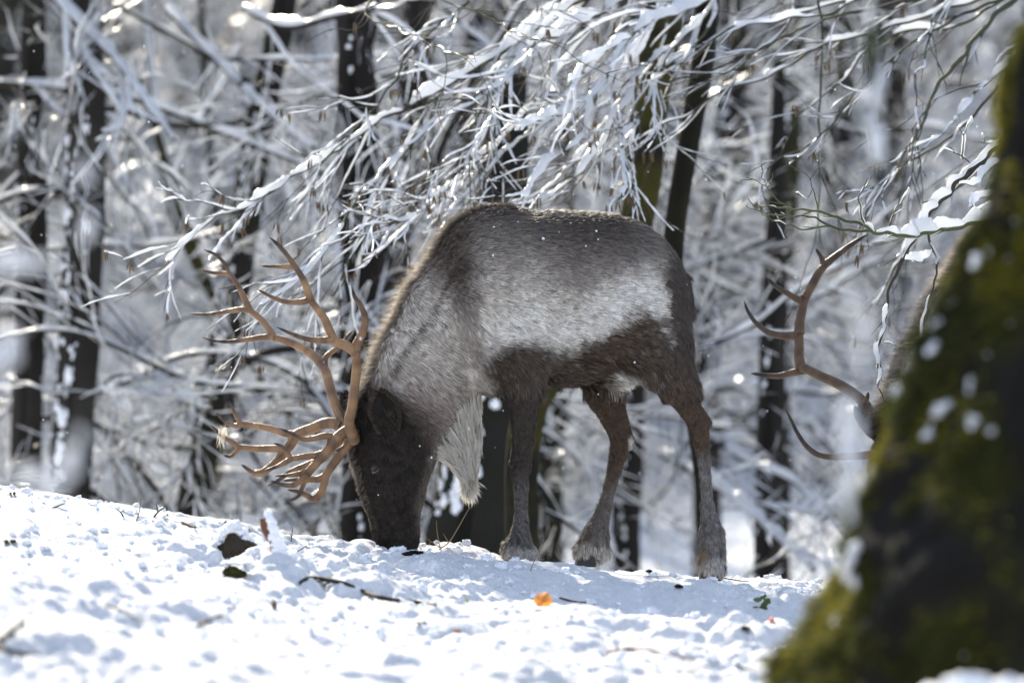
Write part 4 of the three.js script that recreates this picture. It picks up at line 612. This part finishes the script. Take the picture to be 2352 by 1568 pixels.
// ---------------------------------------------------------------- the second reindeer, mostly behind the foreground trunk
{
  seed = 71; const base = W(1300 + 1237, 1302 + 62, -170), t = thing('reindeer', 'second reindeer with dark antlers and sunlit back, hidden behind the mossy foreground trunk', 'reindeer', base), off = reindeer.position;
  for (const c of reindeer.children) if (['body', 'eye', 'ear', 'hoof', 'beard', 'mane'].includes(c.name)) { const k = c.clone(); k.position.multiplyScalar(1.07); k.scale.multiplyScalar(1.07); t.add(k); }
  const root = new THREE.Group(); tufts.push(); { const keep = scene.children.length; growCoat(root, 26000, (x, y) => x < 1250); void keep; }
  for (const c of [...root.children]) { c.position.sub(off).multiplyScalar(1.07); c.scale.setScalar(1.07); t.add(c); }
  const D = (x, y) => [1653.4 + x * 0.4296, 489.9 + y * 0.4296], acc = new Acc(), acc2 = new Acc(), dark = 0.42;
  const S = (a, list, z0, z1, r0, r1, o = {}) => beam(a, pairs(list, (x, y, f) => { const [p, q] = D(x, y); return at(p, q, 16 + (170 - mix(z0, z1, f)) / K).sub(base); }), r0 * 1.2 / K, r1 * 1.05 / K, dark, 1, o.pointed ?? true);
  const go = { pointed: false };
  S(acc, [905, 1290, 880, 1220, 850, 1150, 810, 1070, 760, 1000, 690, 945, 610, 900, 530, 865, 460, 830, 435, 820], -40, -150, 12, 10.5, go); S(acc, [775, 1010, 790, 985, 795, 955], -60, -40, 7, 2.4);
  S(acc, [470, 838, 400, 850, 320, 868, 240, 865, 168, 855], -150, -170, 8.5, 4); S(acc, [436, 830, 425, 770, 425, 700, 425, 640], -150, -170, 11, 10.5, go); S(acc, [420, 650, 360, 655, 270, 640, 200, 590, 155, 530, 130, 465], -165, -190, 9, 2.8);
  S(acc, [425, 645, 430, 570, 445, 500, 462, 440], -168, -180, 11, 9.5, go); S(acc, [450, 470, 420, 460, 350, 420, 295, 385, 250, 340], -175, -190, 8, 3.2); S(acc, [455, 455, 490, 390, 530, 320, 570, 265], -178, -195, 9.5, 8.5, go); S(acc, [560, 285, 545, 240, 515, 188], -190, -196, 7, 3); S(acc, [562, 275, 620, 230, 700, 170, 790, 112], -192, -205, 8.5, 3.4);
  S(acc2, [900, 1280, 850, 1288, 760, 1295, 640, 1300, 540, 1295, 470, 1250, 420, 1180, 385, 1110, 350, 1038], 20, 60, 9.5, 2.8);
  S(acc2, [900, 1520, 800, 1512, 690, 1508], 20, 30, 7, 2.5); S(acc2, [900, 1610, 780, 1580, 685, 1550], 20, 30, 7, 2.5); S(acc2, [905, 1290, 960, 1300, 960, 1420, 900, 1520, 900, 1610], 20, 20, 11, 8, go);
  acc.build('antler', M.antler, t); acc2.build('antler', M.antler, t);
}
// ---------------------------------------------------------------- the mossy trunk in the foreground
{
  seed = 81; const d = 9.8, u = d / 16 / K, t = thing('mossy_tree', 'huge blurred mossy trunk with flaring foot and snow clumps along the right edge', 'tree', at(2640, 1960, d)), base = t.position, a = new Acc();
  const edge = [-900, 2440, -300, 2420, 130, 2332, 300, 2306, 520, 2266, 650, 2200, 780, 2128, 950, 2062, 1080, 2014, 1180, 1966, 1300, 1905, 1420, 1862, 1568, 1806, 1800, 1690, 2060, 1540], axis = [-900, 2700, 130, 2650, 780, 2640, 1300, 2660, 2060, 2680];
  const surf = (y, g, out = 0) => { const c = lineY(axis, y), r = c - lineY(edge, y), n = 0.09 * fbm(Math.cos(g) * 2.2, y / 200, Math.sin(g) * 2.2) + 0.07 * noise(Math.cos(g) * 6, y / 420, Math.sin(g) * 6) + 0.03 * noise(Math.cos(g) * 9, y / 60, Math.sin(g) * 9); const q = r * (1 + n) * u + out, p = at(c, y, d); return new V3(p.x - Math.cos(g) * q - base.x, p.y - base.y, p.z + Math.sin(g) * q * 0.85); };
  p0(); function p0() { const m = 150, k = 140; for (let i = 0; i < m; i++) { const y = mix(-900, 2060, i / (m - 1)); for (let j = 0; j < k; j++) { const g = j / k * 6.2832, p = surf(y, g), n = fbm(p.x * 5, p.y * 3, p.z * 5); a.vert(p.x, p.y, p.z - base.z, lerp3([0.012, 0.011, 0.01], [0.03, 0.03, 0.007], ss(0.1, 0.7, n + 0.5 * Math.cos(g))), g * 0.4, p.y); } } a.rings(m, k); }
  a.build('trunk', M.bark, t);
  const mats = [], cols = [], e = new V3();
  for (let i = 0; i < 26000; i++) {
    const y = rr(60, 1660), g = rr(-1.5, 1.9), p = surf(y, g), n = fbm(p.x * 5, p.y * 3, p.z * 5), m = 0.8 * n + 1.3 * Math.cos(g) + 0.35 * noise(p.x * 14, p.y * 14, p.z * 14) - 0.85; if (m < rr(-0.05, 0.35)) continue;
    e.subVectors(surf(y, g, 0.1), p).normalize(); p.z -= base.z; const dir = e.clone().add(new V3(rr(-0.5, 0.5), rr(-0.6, 0.3), rr(-0.5, 0.5))), v = rr(0.5, 1.4), w = noise(p.x * 6 + 4, p.y * 6, p.z * 6);
    mats.push(mtx(p, dir, new V3(rr(-1, 1), 1, rr(-1, 1)), rr(0.012, 0.028), rr(0.02, 0.035))); const c = lerp3([0.2, 0.185, 0.024], [0.055, 0.066, 0.012], ss(-0.2, 0.3, w)); cols.push(new THREE.Color().setRGB(c[0] * v, c[1] * v, c[2] * v));
  }
  copies('moss', tufts[2], M.moss, mats, cols, t);
  const spot = (x, y, w, h, k = 5) => { w *= 0.75; h *= 0.75; const s = new Acc(), c = lineY(axis, y), r = c - lineY(edge, y), g = Math.acos(clamp((c - x) / r, -0.2, 1)); for (let i = 0; i < k; i++) { const p = surf(y + rr(-0.5, 0.5) * h, g + rr(-0.4, 0.4) * w / r, 0.012); p.z -= base.z; s.lump(p, w * u * rr(0.12, 0.3), h * u * rr(0.12, 0.3), 0.01, SNOW, 2, 0.6, 3); } tag(s.build('snow_clump', M.solidSnow, t), null, null, null, 'stuff'); };
  for (const [x, y, w, h, k] of [[2245, 605, 55, 40], [2170, 745, 30, 24], [2150, 812, 52, 60], [2150, 930, 60, 44], [2190, 880, 30, 40], [2110, 985, 40, 40], [2225, 960, 36, 30], [2255, 985, 24, 22], [2025, 1090, 40, 50], [1985, 1260, 56, 70], [1960, 1300, 50, 64], [1918, 1250, 40, 60], [1930, 1330, 24, 40], [1905, 1412, 26, 26], [2085, 820, 30, 20], [2068, 900, 40, 30]]) spot(x, y, w, h, k);
  for (let i = 0; i < 7; i++) { const y = rr(500, 1500), x = lineY(edge, y) + rr(0, 0.8) * (2352 - lineY(edge, y)); spot(x, y, rr(8, 18), rr(8, 18), 2); }
  const heap = new Acc(); for (let i = 0; i < 16; i++) heap.lump(at(rr(2170, 2420), rr(1600, 1680), 9.0).sub(base), 0.06, 0.05, 0.05, SNOW, 2, 0.3); tag(heap.build('snow_clump', M.solidSnow, t), null, null, null, 'stuff');
}
// ---------------------------------------------------------------- blurred twigs close to the lens
function nearTwig(label, path, d, lumps, leaves = [], r = 0.004) {
  const t = thing('snowy_twig', label, 'twig', at(path[0], path[1], d)), b = t.position, a = new Acc(), s = new Acc(), u = d / 16 / K; a.tube(curve(pairs(path, (x, y) => at(x, y, d).sub(b)), 0.01), (f) => mix(r, r * 0.4, f), 6, [0.05, 0.05, 0.035]); const stem = a.build('stem', M.wood, t);
  for (const [x, y, w, h] of lumps) { const q = Math.max(4, Math.round(w * h / 700)); for (let i = 0; i < q; i++) s.lump(at(x + rr(-0.35, 0.35) * w, y + rr(-0.35, 0.35) * h, d + rr(-0.02, 0.02)).sub(b), w * u * 0.26, h * u * 0.28, 0.016, SNOW, 2, 0.3); }
  tag(s.build('snow_cover', M.snow, stem), null, null, null, 'stuff');
  for (const [x, y, w, h] of leaves) { const l = new Acc(), c = at(x, y, d).sub(b); for (let i = 0; i <= 8; i++) for (let j = 0; j <= 4; j++) { const f = i / 8, v = j / 2 - 1; l.vert(c.x + v * Math.sin(Math.PI * clamp(f * 0.94 + 0.03)) * w * u / 2, c.y + (0.5 - f) * h * u, c.z + 0.006 * v * v + 0.01 * Math.sin(f * 3), [0.012, 0.022, 0.008]); if (i && j) { const q = l.n - 1; l.i.push(q - 6, q - 1, q, q - 6, q, q - 5); } } l.build('leaf', M.leaf, t); }
}
seed = 91;
nearTwig('blurred hanging twig with dark green leaves and snow at the upper right', [2010, -300, 2012, -40, 2004, 110, 1994, 270, 1990, 330], 9, [[2000, 40, 26, 60], [2020, 160, 24, 120], [1980, 220, 40, 40], [2002, 250, 44, 90], [2012, 330, 40, 100]], [[2004, 110, 46, 150], [2010, 165, 36, 100], [1988, 268, 54, 74]]);
nearTwig('blurred pale snowy twig hanging before the far antlers', [1950, 560, 1965, 700, 1990, 760, 1985, 880, 1962, 960, 1940, 1080, 1935, 1220], 7.4, [[1958, 680, 30, 70], [1984, 745, 34, 80], [1975, 830, 26, 60], [1958, 960, 40, 110], [1946, 1060, 42, 120], [1938, 1150, 30, 90]], [], 0.003);
nearTwig('blurred snow-laden twig tip beside the left edge at mid height', [-160, 560, -60, 590, 40, 612, 120, 600], 7, [[0, 610, 70, 62], [50, 605, 80, 56], [95, 600, 40, 36]], []);
nearTwig('blurred snow lump on a twig low at the left edge', [-160, 860, -80, 840, 0, 815, 60, 800], 7, [[-10, 820, 70, 66], [30, 800, 50, 70]], []);
nearTwig('blurred curved snowy twig above the snow crest at lower left', [-120, 980, -20, 1040, 60, 1090, 120, 1105, 165, 1060, 200, 980, 215, 900], 7, [[60, 1090, 90, 44], [110, 1108, 90, 44], [160, 1060, 40, 70], [185, 1000, 22, 50]], []);
nearTwig('faint blurred snow lump on a twig before the second left trunk', [196, 300, 200, 400, 196, 470, 200, 540], 7.4, [[196, 395, 34, 50], [204, 520, 36, 70]], [], 0.002);
// ---------------------------------------------------------------- small things on the snow
const onSnow = (x, y) => { // the point of the ground that the viewer sees at a place of the picture
  const o = camera.position, dir = at(x, y, 15).sub(o).normalize(); let s = 6; for (; s < 17; s += 0.01) { const p = o.clone().addScaledVector(dir, s); if (p.y < groundY(p.x, p.z)) return p; } const p = o.clone().addScaledVector(dir, 16.2); p.y = groundY(p.x, p.z); return p; };
function stick(label, path, r0, r1, o = {}) {
  const f0 = onSnow(path[0], path[1]), d = 16 - f0.z, base = f0.clone(), t = o.stand ? (x, y) => at(x, y, d) : (x, y) => { const p = onSnow(x, y); p.y += 0.006; return p; }, th = thing(o.name ?? 'twig', label, o.cat ?? 'twig', base, o.group), a = new Acc();
  a.tube(curve(pairs(path, (x, y) => t(x, y).sub(base)), 0.008), (f) => mix(r0, r1, f), 6, o.col ?? [0.03, 0.022, 0.018]);
  for (const q of o.side ?? []) a.tube(curve(pairs(q, (x, y) => (o.stand ? at(x, y, d) : t(x, y)).sub(base)), 0.008), (f) => mix(r1 * 1.2, r1 * 0.5, f), 5, o.col ?? [0.03, 0.022, 0.018]);
  const m = a.build('stem', M.wood, th);
  for (const [x, y, w] of o.leaves ?? []) { const l = new Acc(), c = at(x, y, d).sub(base), q = w / K, g = rr(0, 6); for (let i = 0; i <= 5; i++) for (let j = 0; j <= 2; j++) { const f = i / 5, v = j - 1, k = Math.sin(Math.PI * clamp(f * 0.9 + 0.05)) * 0.3 * q; l.vert(c.x + Math.cos(g) * (f * q) - Math.sin(g) * v * k, c.y + Math.sin(g) * f * q * 0.6 + Math.cos(g) * v * k, c.z + 0.003 * v * v, [0.13, 0.17, 0.04]); if (i && j) { const e = l.n - 1; l.i.push(e - 4, e - 1, e, e - 4, e, e - 3); } } l.build('leaf', M.leaf, m); }
  if (o.snow) { const s = new Acc(); s.snow(curve(pairs(path, (x, y) => t(x, y).sub(base)), 0.008), (f) => mix(r0, r1, f), snowAmount(o.snow, 0.5), 6, SNOW); if (s.n) tag(s.build('snow_cover', M.snow, m), null, null, null, 'stuff'); }
}
function leaf(label, x, y, w, h, col, tilt) {
  const p = onSnow(x, y + h * 0.5), u = (16 - p.z) / 16 / K, th = thing('fallen_leaf', label, 'leaf', p), l = new Acc(), r = w * u * 0.5, q = h * u; th.rotation.z = -0.5 * tilt * 2;
  for (let i = 0; i <= 12; i++) for (let j = 0; j <= 8; j++) { const f = i / 12, v = j / 4 - 1, k = r * Math.pow(Math.sin(Math.PI * clamp(f * 0.96 + 0.03)), 0.8) * (1 + 0.12 * Math.sin(i * 2.4)), n = noise(f * 6, v * 4, x); l.vert(v * k + tilt * f * r, f * q - 0.004, 0.012 * Math.sin(v * 2.5 + 1) + 0.01 * Math.sin(f * 4) - f * q * 0.25, col.map((c) => c * (1 + 0.6 * n) * (Math.abs(v) < 0.13 ? 0.6 : 1))); if (i && j) { const e = l.n - 1; l.i.push(e - 10, e - 1, e, e - 10, e, e - 9); } }
  l.build('blade', M.leaf, th); const s = new Acc(); s.tube([new V3(0, 0, 0), new V3(-r * 0.5, -0.012, 0.012), new V3(-r * 0.8, -0.02, 0.03)], () => 0.0014, 5, col.map((c) => c * 0.3)); s.build('stalk', M.wood, th);
}
seed = 1001;
leaf('big orange beech leaf standing up in the snow in front of the forelegs', 1240, 1373, 42, 38, [0.62, 0.25, 0.035], 0.3);
leaf('small brown-orange leaf lying left below the big orange leaf', 1046, 1442, 24, 11, [0.4, 0.13, 0.04], 0.4);
leaf('tiny red leaf on the snow beside the foreground trunk', 1771, 1420, 12, 16, [0.5, 0.1, 0.03], 0.2);
leaf('tiny red-brown leaf on the crest left of the muzzle', 569, 1213, 9, 7, [0.4, 0.1, 0.04], 0.2);
leaf('upright brown curled leaf left of the long dark twig', 631, 1384, 15, 26, [0.07, 0.035, 0.022], -0.2);
stick('long curved dark twig lying on the snow left of the orange leaf', [688, 1346, 700, 1336, 735, 1334, 790, 1345, 830, 1362, 880, 1378, 960, 1388, 1000, 1394], 0.0075, 0.004, { side: [[730, 1338, 722, 1352], [755, 1342, 740, 1350]] });
stick('dark forked twig poking in at the lower left edge, upper prong', [0, 1478, 25, 1455, 50, 1432, 54, 1422], 0.008, 0.003, { side: [[25, 1455, 46, 1440, 60, 1436]] });
stick('dark forked twig poking in at the lower left edge, lower prong', [-6, 1490, 14, 1500, 44, 1506, 86, 1508], 0.009, 0.003);
stick('short brown twig lying in the snow below the dark stump', [456, 1440, 478, 1428, 510, 1418], 0.005, 0.0035, { col: [0.07, 0.04, 0.025] });
stick('thin pale twig half sunk in the snow at lower left', [240, 1394, 280, 1408, 316, 1428, 330, 1436], 0.003, 0.0015, { col: [0.16, 0.12, 0.08] });
stick('long thin reddish twig lying in the front snow at the bottom', [1392, 1504, 1440, 1494, 1500, 1500, 1570, 1515, 1640, 1532], 0.0035, 0.002, { col: [0.16, 0.07, 0.05], side: [[1392, 1504, 1386, 1512]] });
stick('short dark twig right of the long reddish twig', [1690, 1530, 1710, 1540, 1735, 1546], 0.003, 0.002, { col: [0.06, 0.035, 0.03] });
stick('small brown twig in the snow near the bottom centre right', [1560, 1548, 1590, 1546, 1612, 1542], 0.003, 0.002, { col: [0.14, 0.1, 0.08] });
stick('thin brown twig right of the big orange leaf', [1286, 1378, 1320, 1386, 1355, 1388], 0.004, 0.002, { col: [0.08, 0.045, 0.03] });
stick('dry grass stalk with side blades rising behind the chin', [1008, 1262, 1030, 1246, 1052, 1212, 1070, 1180, 1080, 1164], 0.0022, 0.0012, { name: 'grass_stalk', cat: 'grass', stand: true, col: [0.28, 0.2, 0.12], side: [[1012, 1258, 985, 1240, 982, 1236], [1010, 1256, 1004, 1222, 1002, 1195], [1030, 1246, 1018, 1225], [990, 1243, 982, 1258]] });
stick('fine leaning grass stalk before the forefoot', [1218, 1312, 1232, 1276, 1250, 1236], 0.0016, 0.001, { name: 'grass_stalk', cat: 'grass', stand: true, col: [0.25, 0.2, 0.14] });
stick('upright forked twig with small green leaves on the left crest', [352, 1188, 362, 1176, 372, 1168], 0.0035, 0.002, { stand: true, side: [[362, 1176, 358, 1158], [372, 1168, 382, 1164]], leaves: [[372, 1190, 12], [384, 1186, 10], [378, 1194, 10]], col: [0.06, 0.05, 0.03] });
stick('pair of thin upright stalks on the left crest', [312, 1198, 320, 1170, 322, 1145], 0.0022, 0.0012, { stand: true, side: [[318, 1190, 310, 1165]], col: [0.2, 0.19, 0.1] });
stick('small crooked twig left of the thin stalks on the crest', [282, 1186, 276, 1176, 268, 1170], 0.003, 0.0015, { stand: true, side: [[276, 1176, 284, 1172]] });
stick('snow-dusted twig lying on the crest near the left edge', [118, 1168, 136, 1160, 148, 1156], 0.004, 0.0025, { stand: true, snow: 0.01 });
stick('green leafy sprig on the crest left of the dark stump', [502, 1200, 520, 1206, 530, 1210], 0.003, 0.0015, { stand: true, leaves: [[520, 1200, 14], [514, 1198, 12], [526, 1198, 12]], col: [0.05, 0.05, 0.03] });
stick('short brown twig on the snow left of the stump', [418, 1204, 432, 1210, 448, 1216], 0.005, 0.003, { col: [0.08, 0.04, 0.03] });
stick('thin upright stalk right of the snowy upright stick', [668, 1246, 670, 1228, 671, 1212], 0.002, 0.001, { stand: true, side: [[669, 1232, 664, 1222]] });
stick('small green sprig right of the snowy upright stick', [672, 1272, 690, 1262, 704, 1254], 0.0025, 0.0012, { stand: true, leaves: [[680, 1270, 14], [676, 1266, 12], [684, 1272, 12]], col: [0.06, 0.06, 0.03] });
stick('yellow-green grass blades in the snow left of the orange leaf', [1074, 1382, 1070, 1372, 1064, 1362], 0.0025, 0.001, { name: 'grass_tuft', cat: 'grass', stand: true, col: [0.32, 0.38, 0.06], side: [[1076, 1382, 1080, 1370], [1072, 1382, 1066, 1376], [1078, 1382, 1088, 1376]] });
stick('little leafy green plant beside the foreground trunk', [1756, 1400, 1756, 1380, 1758, 1362], 0.0025, 0.0015, { name: 'plant', cat: 'plant', stand: true, col: [0.08, 0.06, 0.04], leaves: [[1756, 1384, 20], [1748, 1390, 20], [1762, 1390, 20], [1750, 1378, 18], [1762, 1376, 18], [1756, 1368, 16], [1746, 1396, 18], [1764, 1398, 18], [1758, 1364, 12]] });
stick('thin dark twig beside the near hind hoof', [1650, 1330, 1690, 1336, 1720, 1340], 0.0025, 0.0015);
function clod(label, x, y, w, h, col, o = {}) {
  const p = onSnow(x, y + h * 0.4), u = (16 - p.z) / 16 / K, th = thing(o.name ?? 'earth_clod', label, o.cat ?? 'earth', p), a = new Acc(); for (let i = 0; i < (o.k ?? 5); i++) a.lump(new V3(rr(-0.4, 0.4) * w * u, rr(0.05, 0.5) * h * u, rr(-0.02, 0.02)), w * u * rr(0.15, 0.3), h * u * rr(0.2, 0.4), 0.014, col, 2, 0.5, 3); const m = a.build(o.part ?? 'lump', M.bark, th);
  if (o.snow) { const s = new Acc(); for (const [ox, oy, sw, sh] of o.snow) for (let i = 0; i < 6; i++) s.lump(new V3((ox + rr(-0.4, 0.4) * sw) * u, (oy + rr(-0.3, 0.3) * sh) * u, rr(-0.03, 0.03)), sw * u * rr(0.18, 0.34), sh * u * rr(0.25, 0.45), 0.03, SNOW, 2, 0.3); tag(s.build('snow_cover', M.solidSnow, m), null, null, null, 'stuff'); }
}
{ // dark stump under a cap of snow
  const p = onSnow(545, 1275), u = (16 - p.z) / 16 / K, t = thing('broken_stump', 'dark broken stump under a cap of snow left of the muzzle', 'stump', p), a = new Acc(), s = new Acc(), col = [0.06, 0.045, 0.034], P = (x, y, z = 0) => new V3((x - 545) * u, (1275 - y) * u, z);
  a.tube(curve([P(536, 1300), P(538, 1270), P(534, 1246), P(530, 1226)], 0.01), (f) => mix(0.05, 0.012, f ** 2), 12, col); a.tube(curve([P(540, 1258), P(570, 1256), P(598, 1266), P(614, 1272)], 0.01), (f) => mix(0.028, 0.006, f), 10, col); a.tube(curve([P(528, 1262), P(510, 1262), P(496, 1266), P(490, 1272)], 0.01), (f) => mix(0.026, 0.008, f), 10, [0.035, 0.03, 0.018]); const m = a.build('wood', M.bark, t);
  for (const [x, y, w, h] of [[522, 1240, 40, 34], [552, 1258, 36, 20], [494, 1264, 30, 20], [534, 1208, 22, 14], [520, 1222, 26, 18], [548, 1226, 24, 16], [504, 1238, 22, 16], [566, 1240, 22, 12], [585, 1252, 18, 8], [494, 1252, 16, 14], [530, 1214, 30, 12]]) for (let i = 0; i < 4; i++) s.lump(P(x + rr(-6, 6), y + rr(-4, 4), rr(-0.06, -0.012)), w * u * 0.6, h * u * 0.7, 0.03, SNOW, 2, 0.3); tag(s.build('snow_cover', M.solidSnow, m), null, null, null, 'stuff');
}
{ // upright stick caked in snow
  const p = onSnow(640, 1268), u = (16 - p.z) / 16 / K, t = thing('upright_stick', 'upright snow-caked broken stick with a bare reddish side, right of the stump', 'stick', p), a = new Acc(), s = new Acc(), P = (x, y, z = 0) => new V3((x - 640) * u, (1268 - y) * u, z);
  a.tube(curve([P(640, 1280), P(628, 1240), P(612, 1212), P(608, 1190)], 0.01), (f) => mix(0.02, 0.016, f), 10, [0.2, 0.09, 0.06]); const m = a.build('wood', M.bark, t); for (let i = 0; i < 34; i++) { const f = i / 33; s.lump(P(mix(618, 646, f ** 1.3) + rr(-4, 5), mix(1186, 1276, f) + rr(-4, 4), rr(-0.015, 0.012)), 0.011 + 0.009 * f, 0.014, 0.014, SNOW, 2, 0.3); } tag(s.build('snow_cover', M.solidSnow, m), null, null, null, 'stuff');
}
clod('mossy green lump with snow on top below the stump', 540, 1312, 52, 30, [0.06, 0.058, 0.02], { name: 'mossy_lump', cat: 'moss', part: 'moss', k: 7, snow: [[0, 34, 60, 14], [26, 26, 20, 26]] });
clod('dark earth clod under a snow lump near the foreground trunk', 1710, 1440, 26, 14, [0.02, 0.018, 0.016]);
clod('dark crumbs of earth scraped up at the muzzle', 950, 1268, 44, 12, [0.02, 0.018, 0.016], { k: 9 });
clod('dark earth crumb on the crest left of the near hind hoof', 1488, 1312, 26, 8, [0.02, 0.018, 0.016]);
clod('dark earth crumb on the snow under the near hind hoof', 1560, 1346, 26, 9, [0.03, 0.022, 0.016]);
clod('dark twig crumbs below the big orange leaf', 1235, 1402, 26, 6, [0.02, 0.016, 0.014]);
clod('dark crumbs in the snow at the middle left of the front slope', 530, 1394, 26, 8, [0.03, 0.025, 0.02]);
clod('small dark crumbs right of the long dark twig, lower row', 970, 1428, 30, 6, [0.03, 0.025, 0.02]);
clod('dark bark chip on the crest at the far left', 28, 1132, 12, 8, [0.05, 0.045, 0.03]);
clod('olive moss crumb at the left edge of the snow', 22, 1242, 22, 8, [0.06, 0.055, 0.03]);
{ // drifting snowflakes
  seed = 1200; const mats = [], g = new THREE.IcosahedronGeometry(1, 1); for (let i = 0; i < 260; i++) { const d = rr(13.5, 18), p = at(rr(0, 2352), rr(0, 1200), d), s = rr(0.0008, 0.0026); mats.push(new THREE.Matrix4().compose(p, new THREE.Quaternion(), new V3(s, s * rr(1, 1.8), s))); }
  const f = copies('snowflake', g, M.solidSnow, mats, null, scene); f.name = 'drifting_snowflakes'; tag(f, 'tiny snowflakes drifting in the air before the forest', null, null, 'stuff');
}
renderer.render(scene, camera);
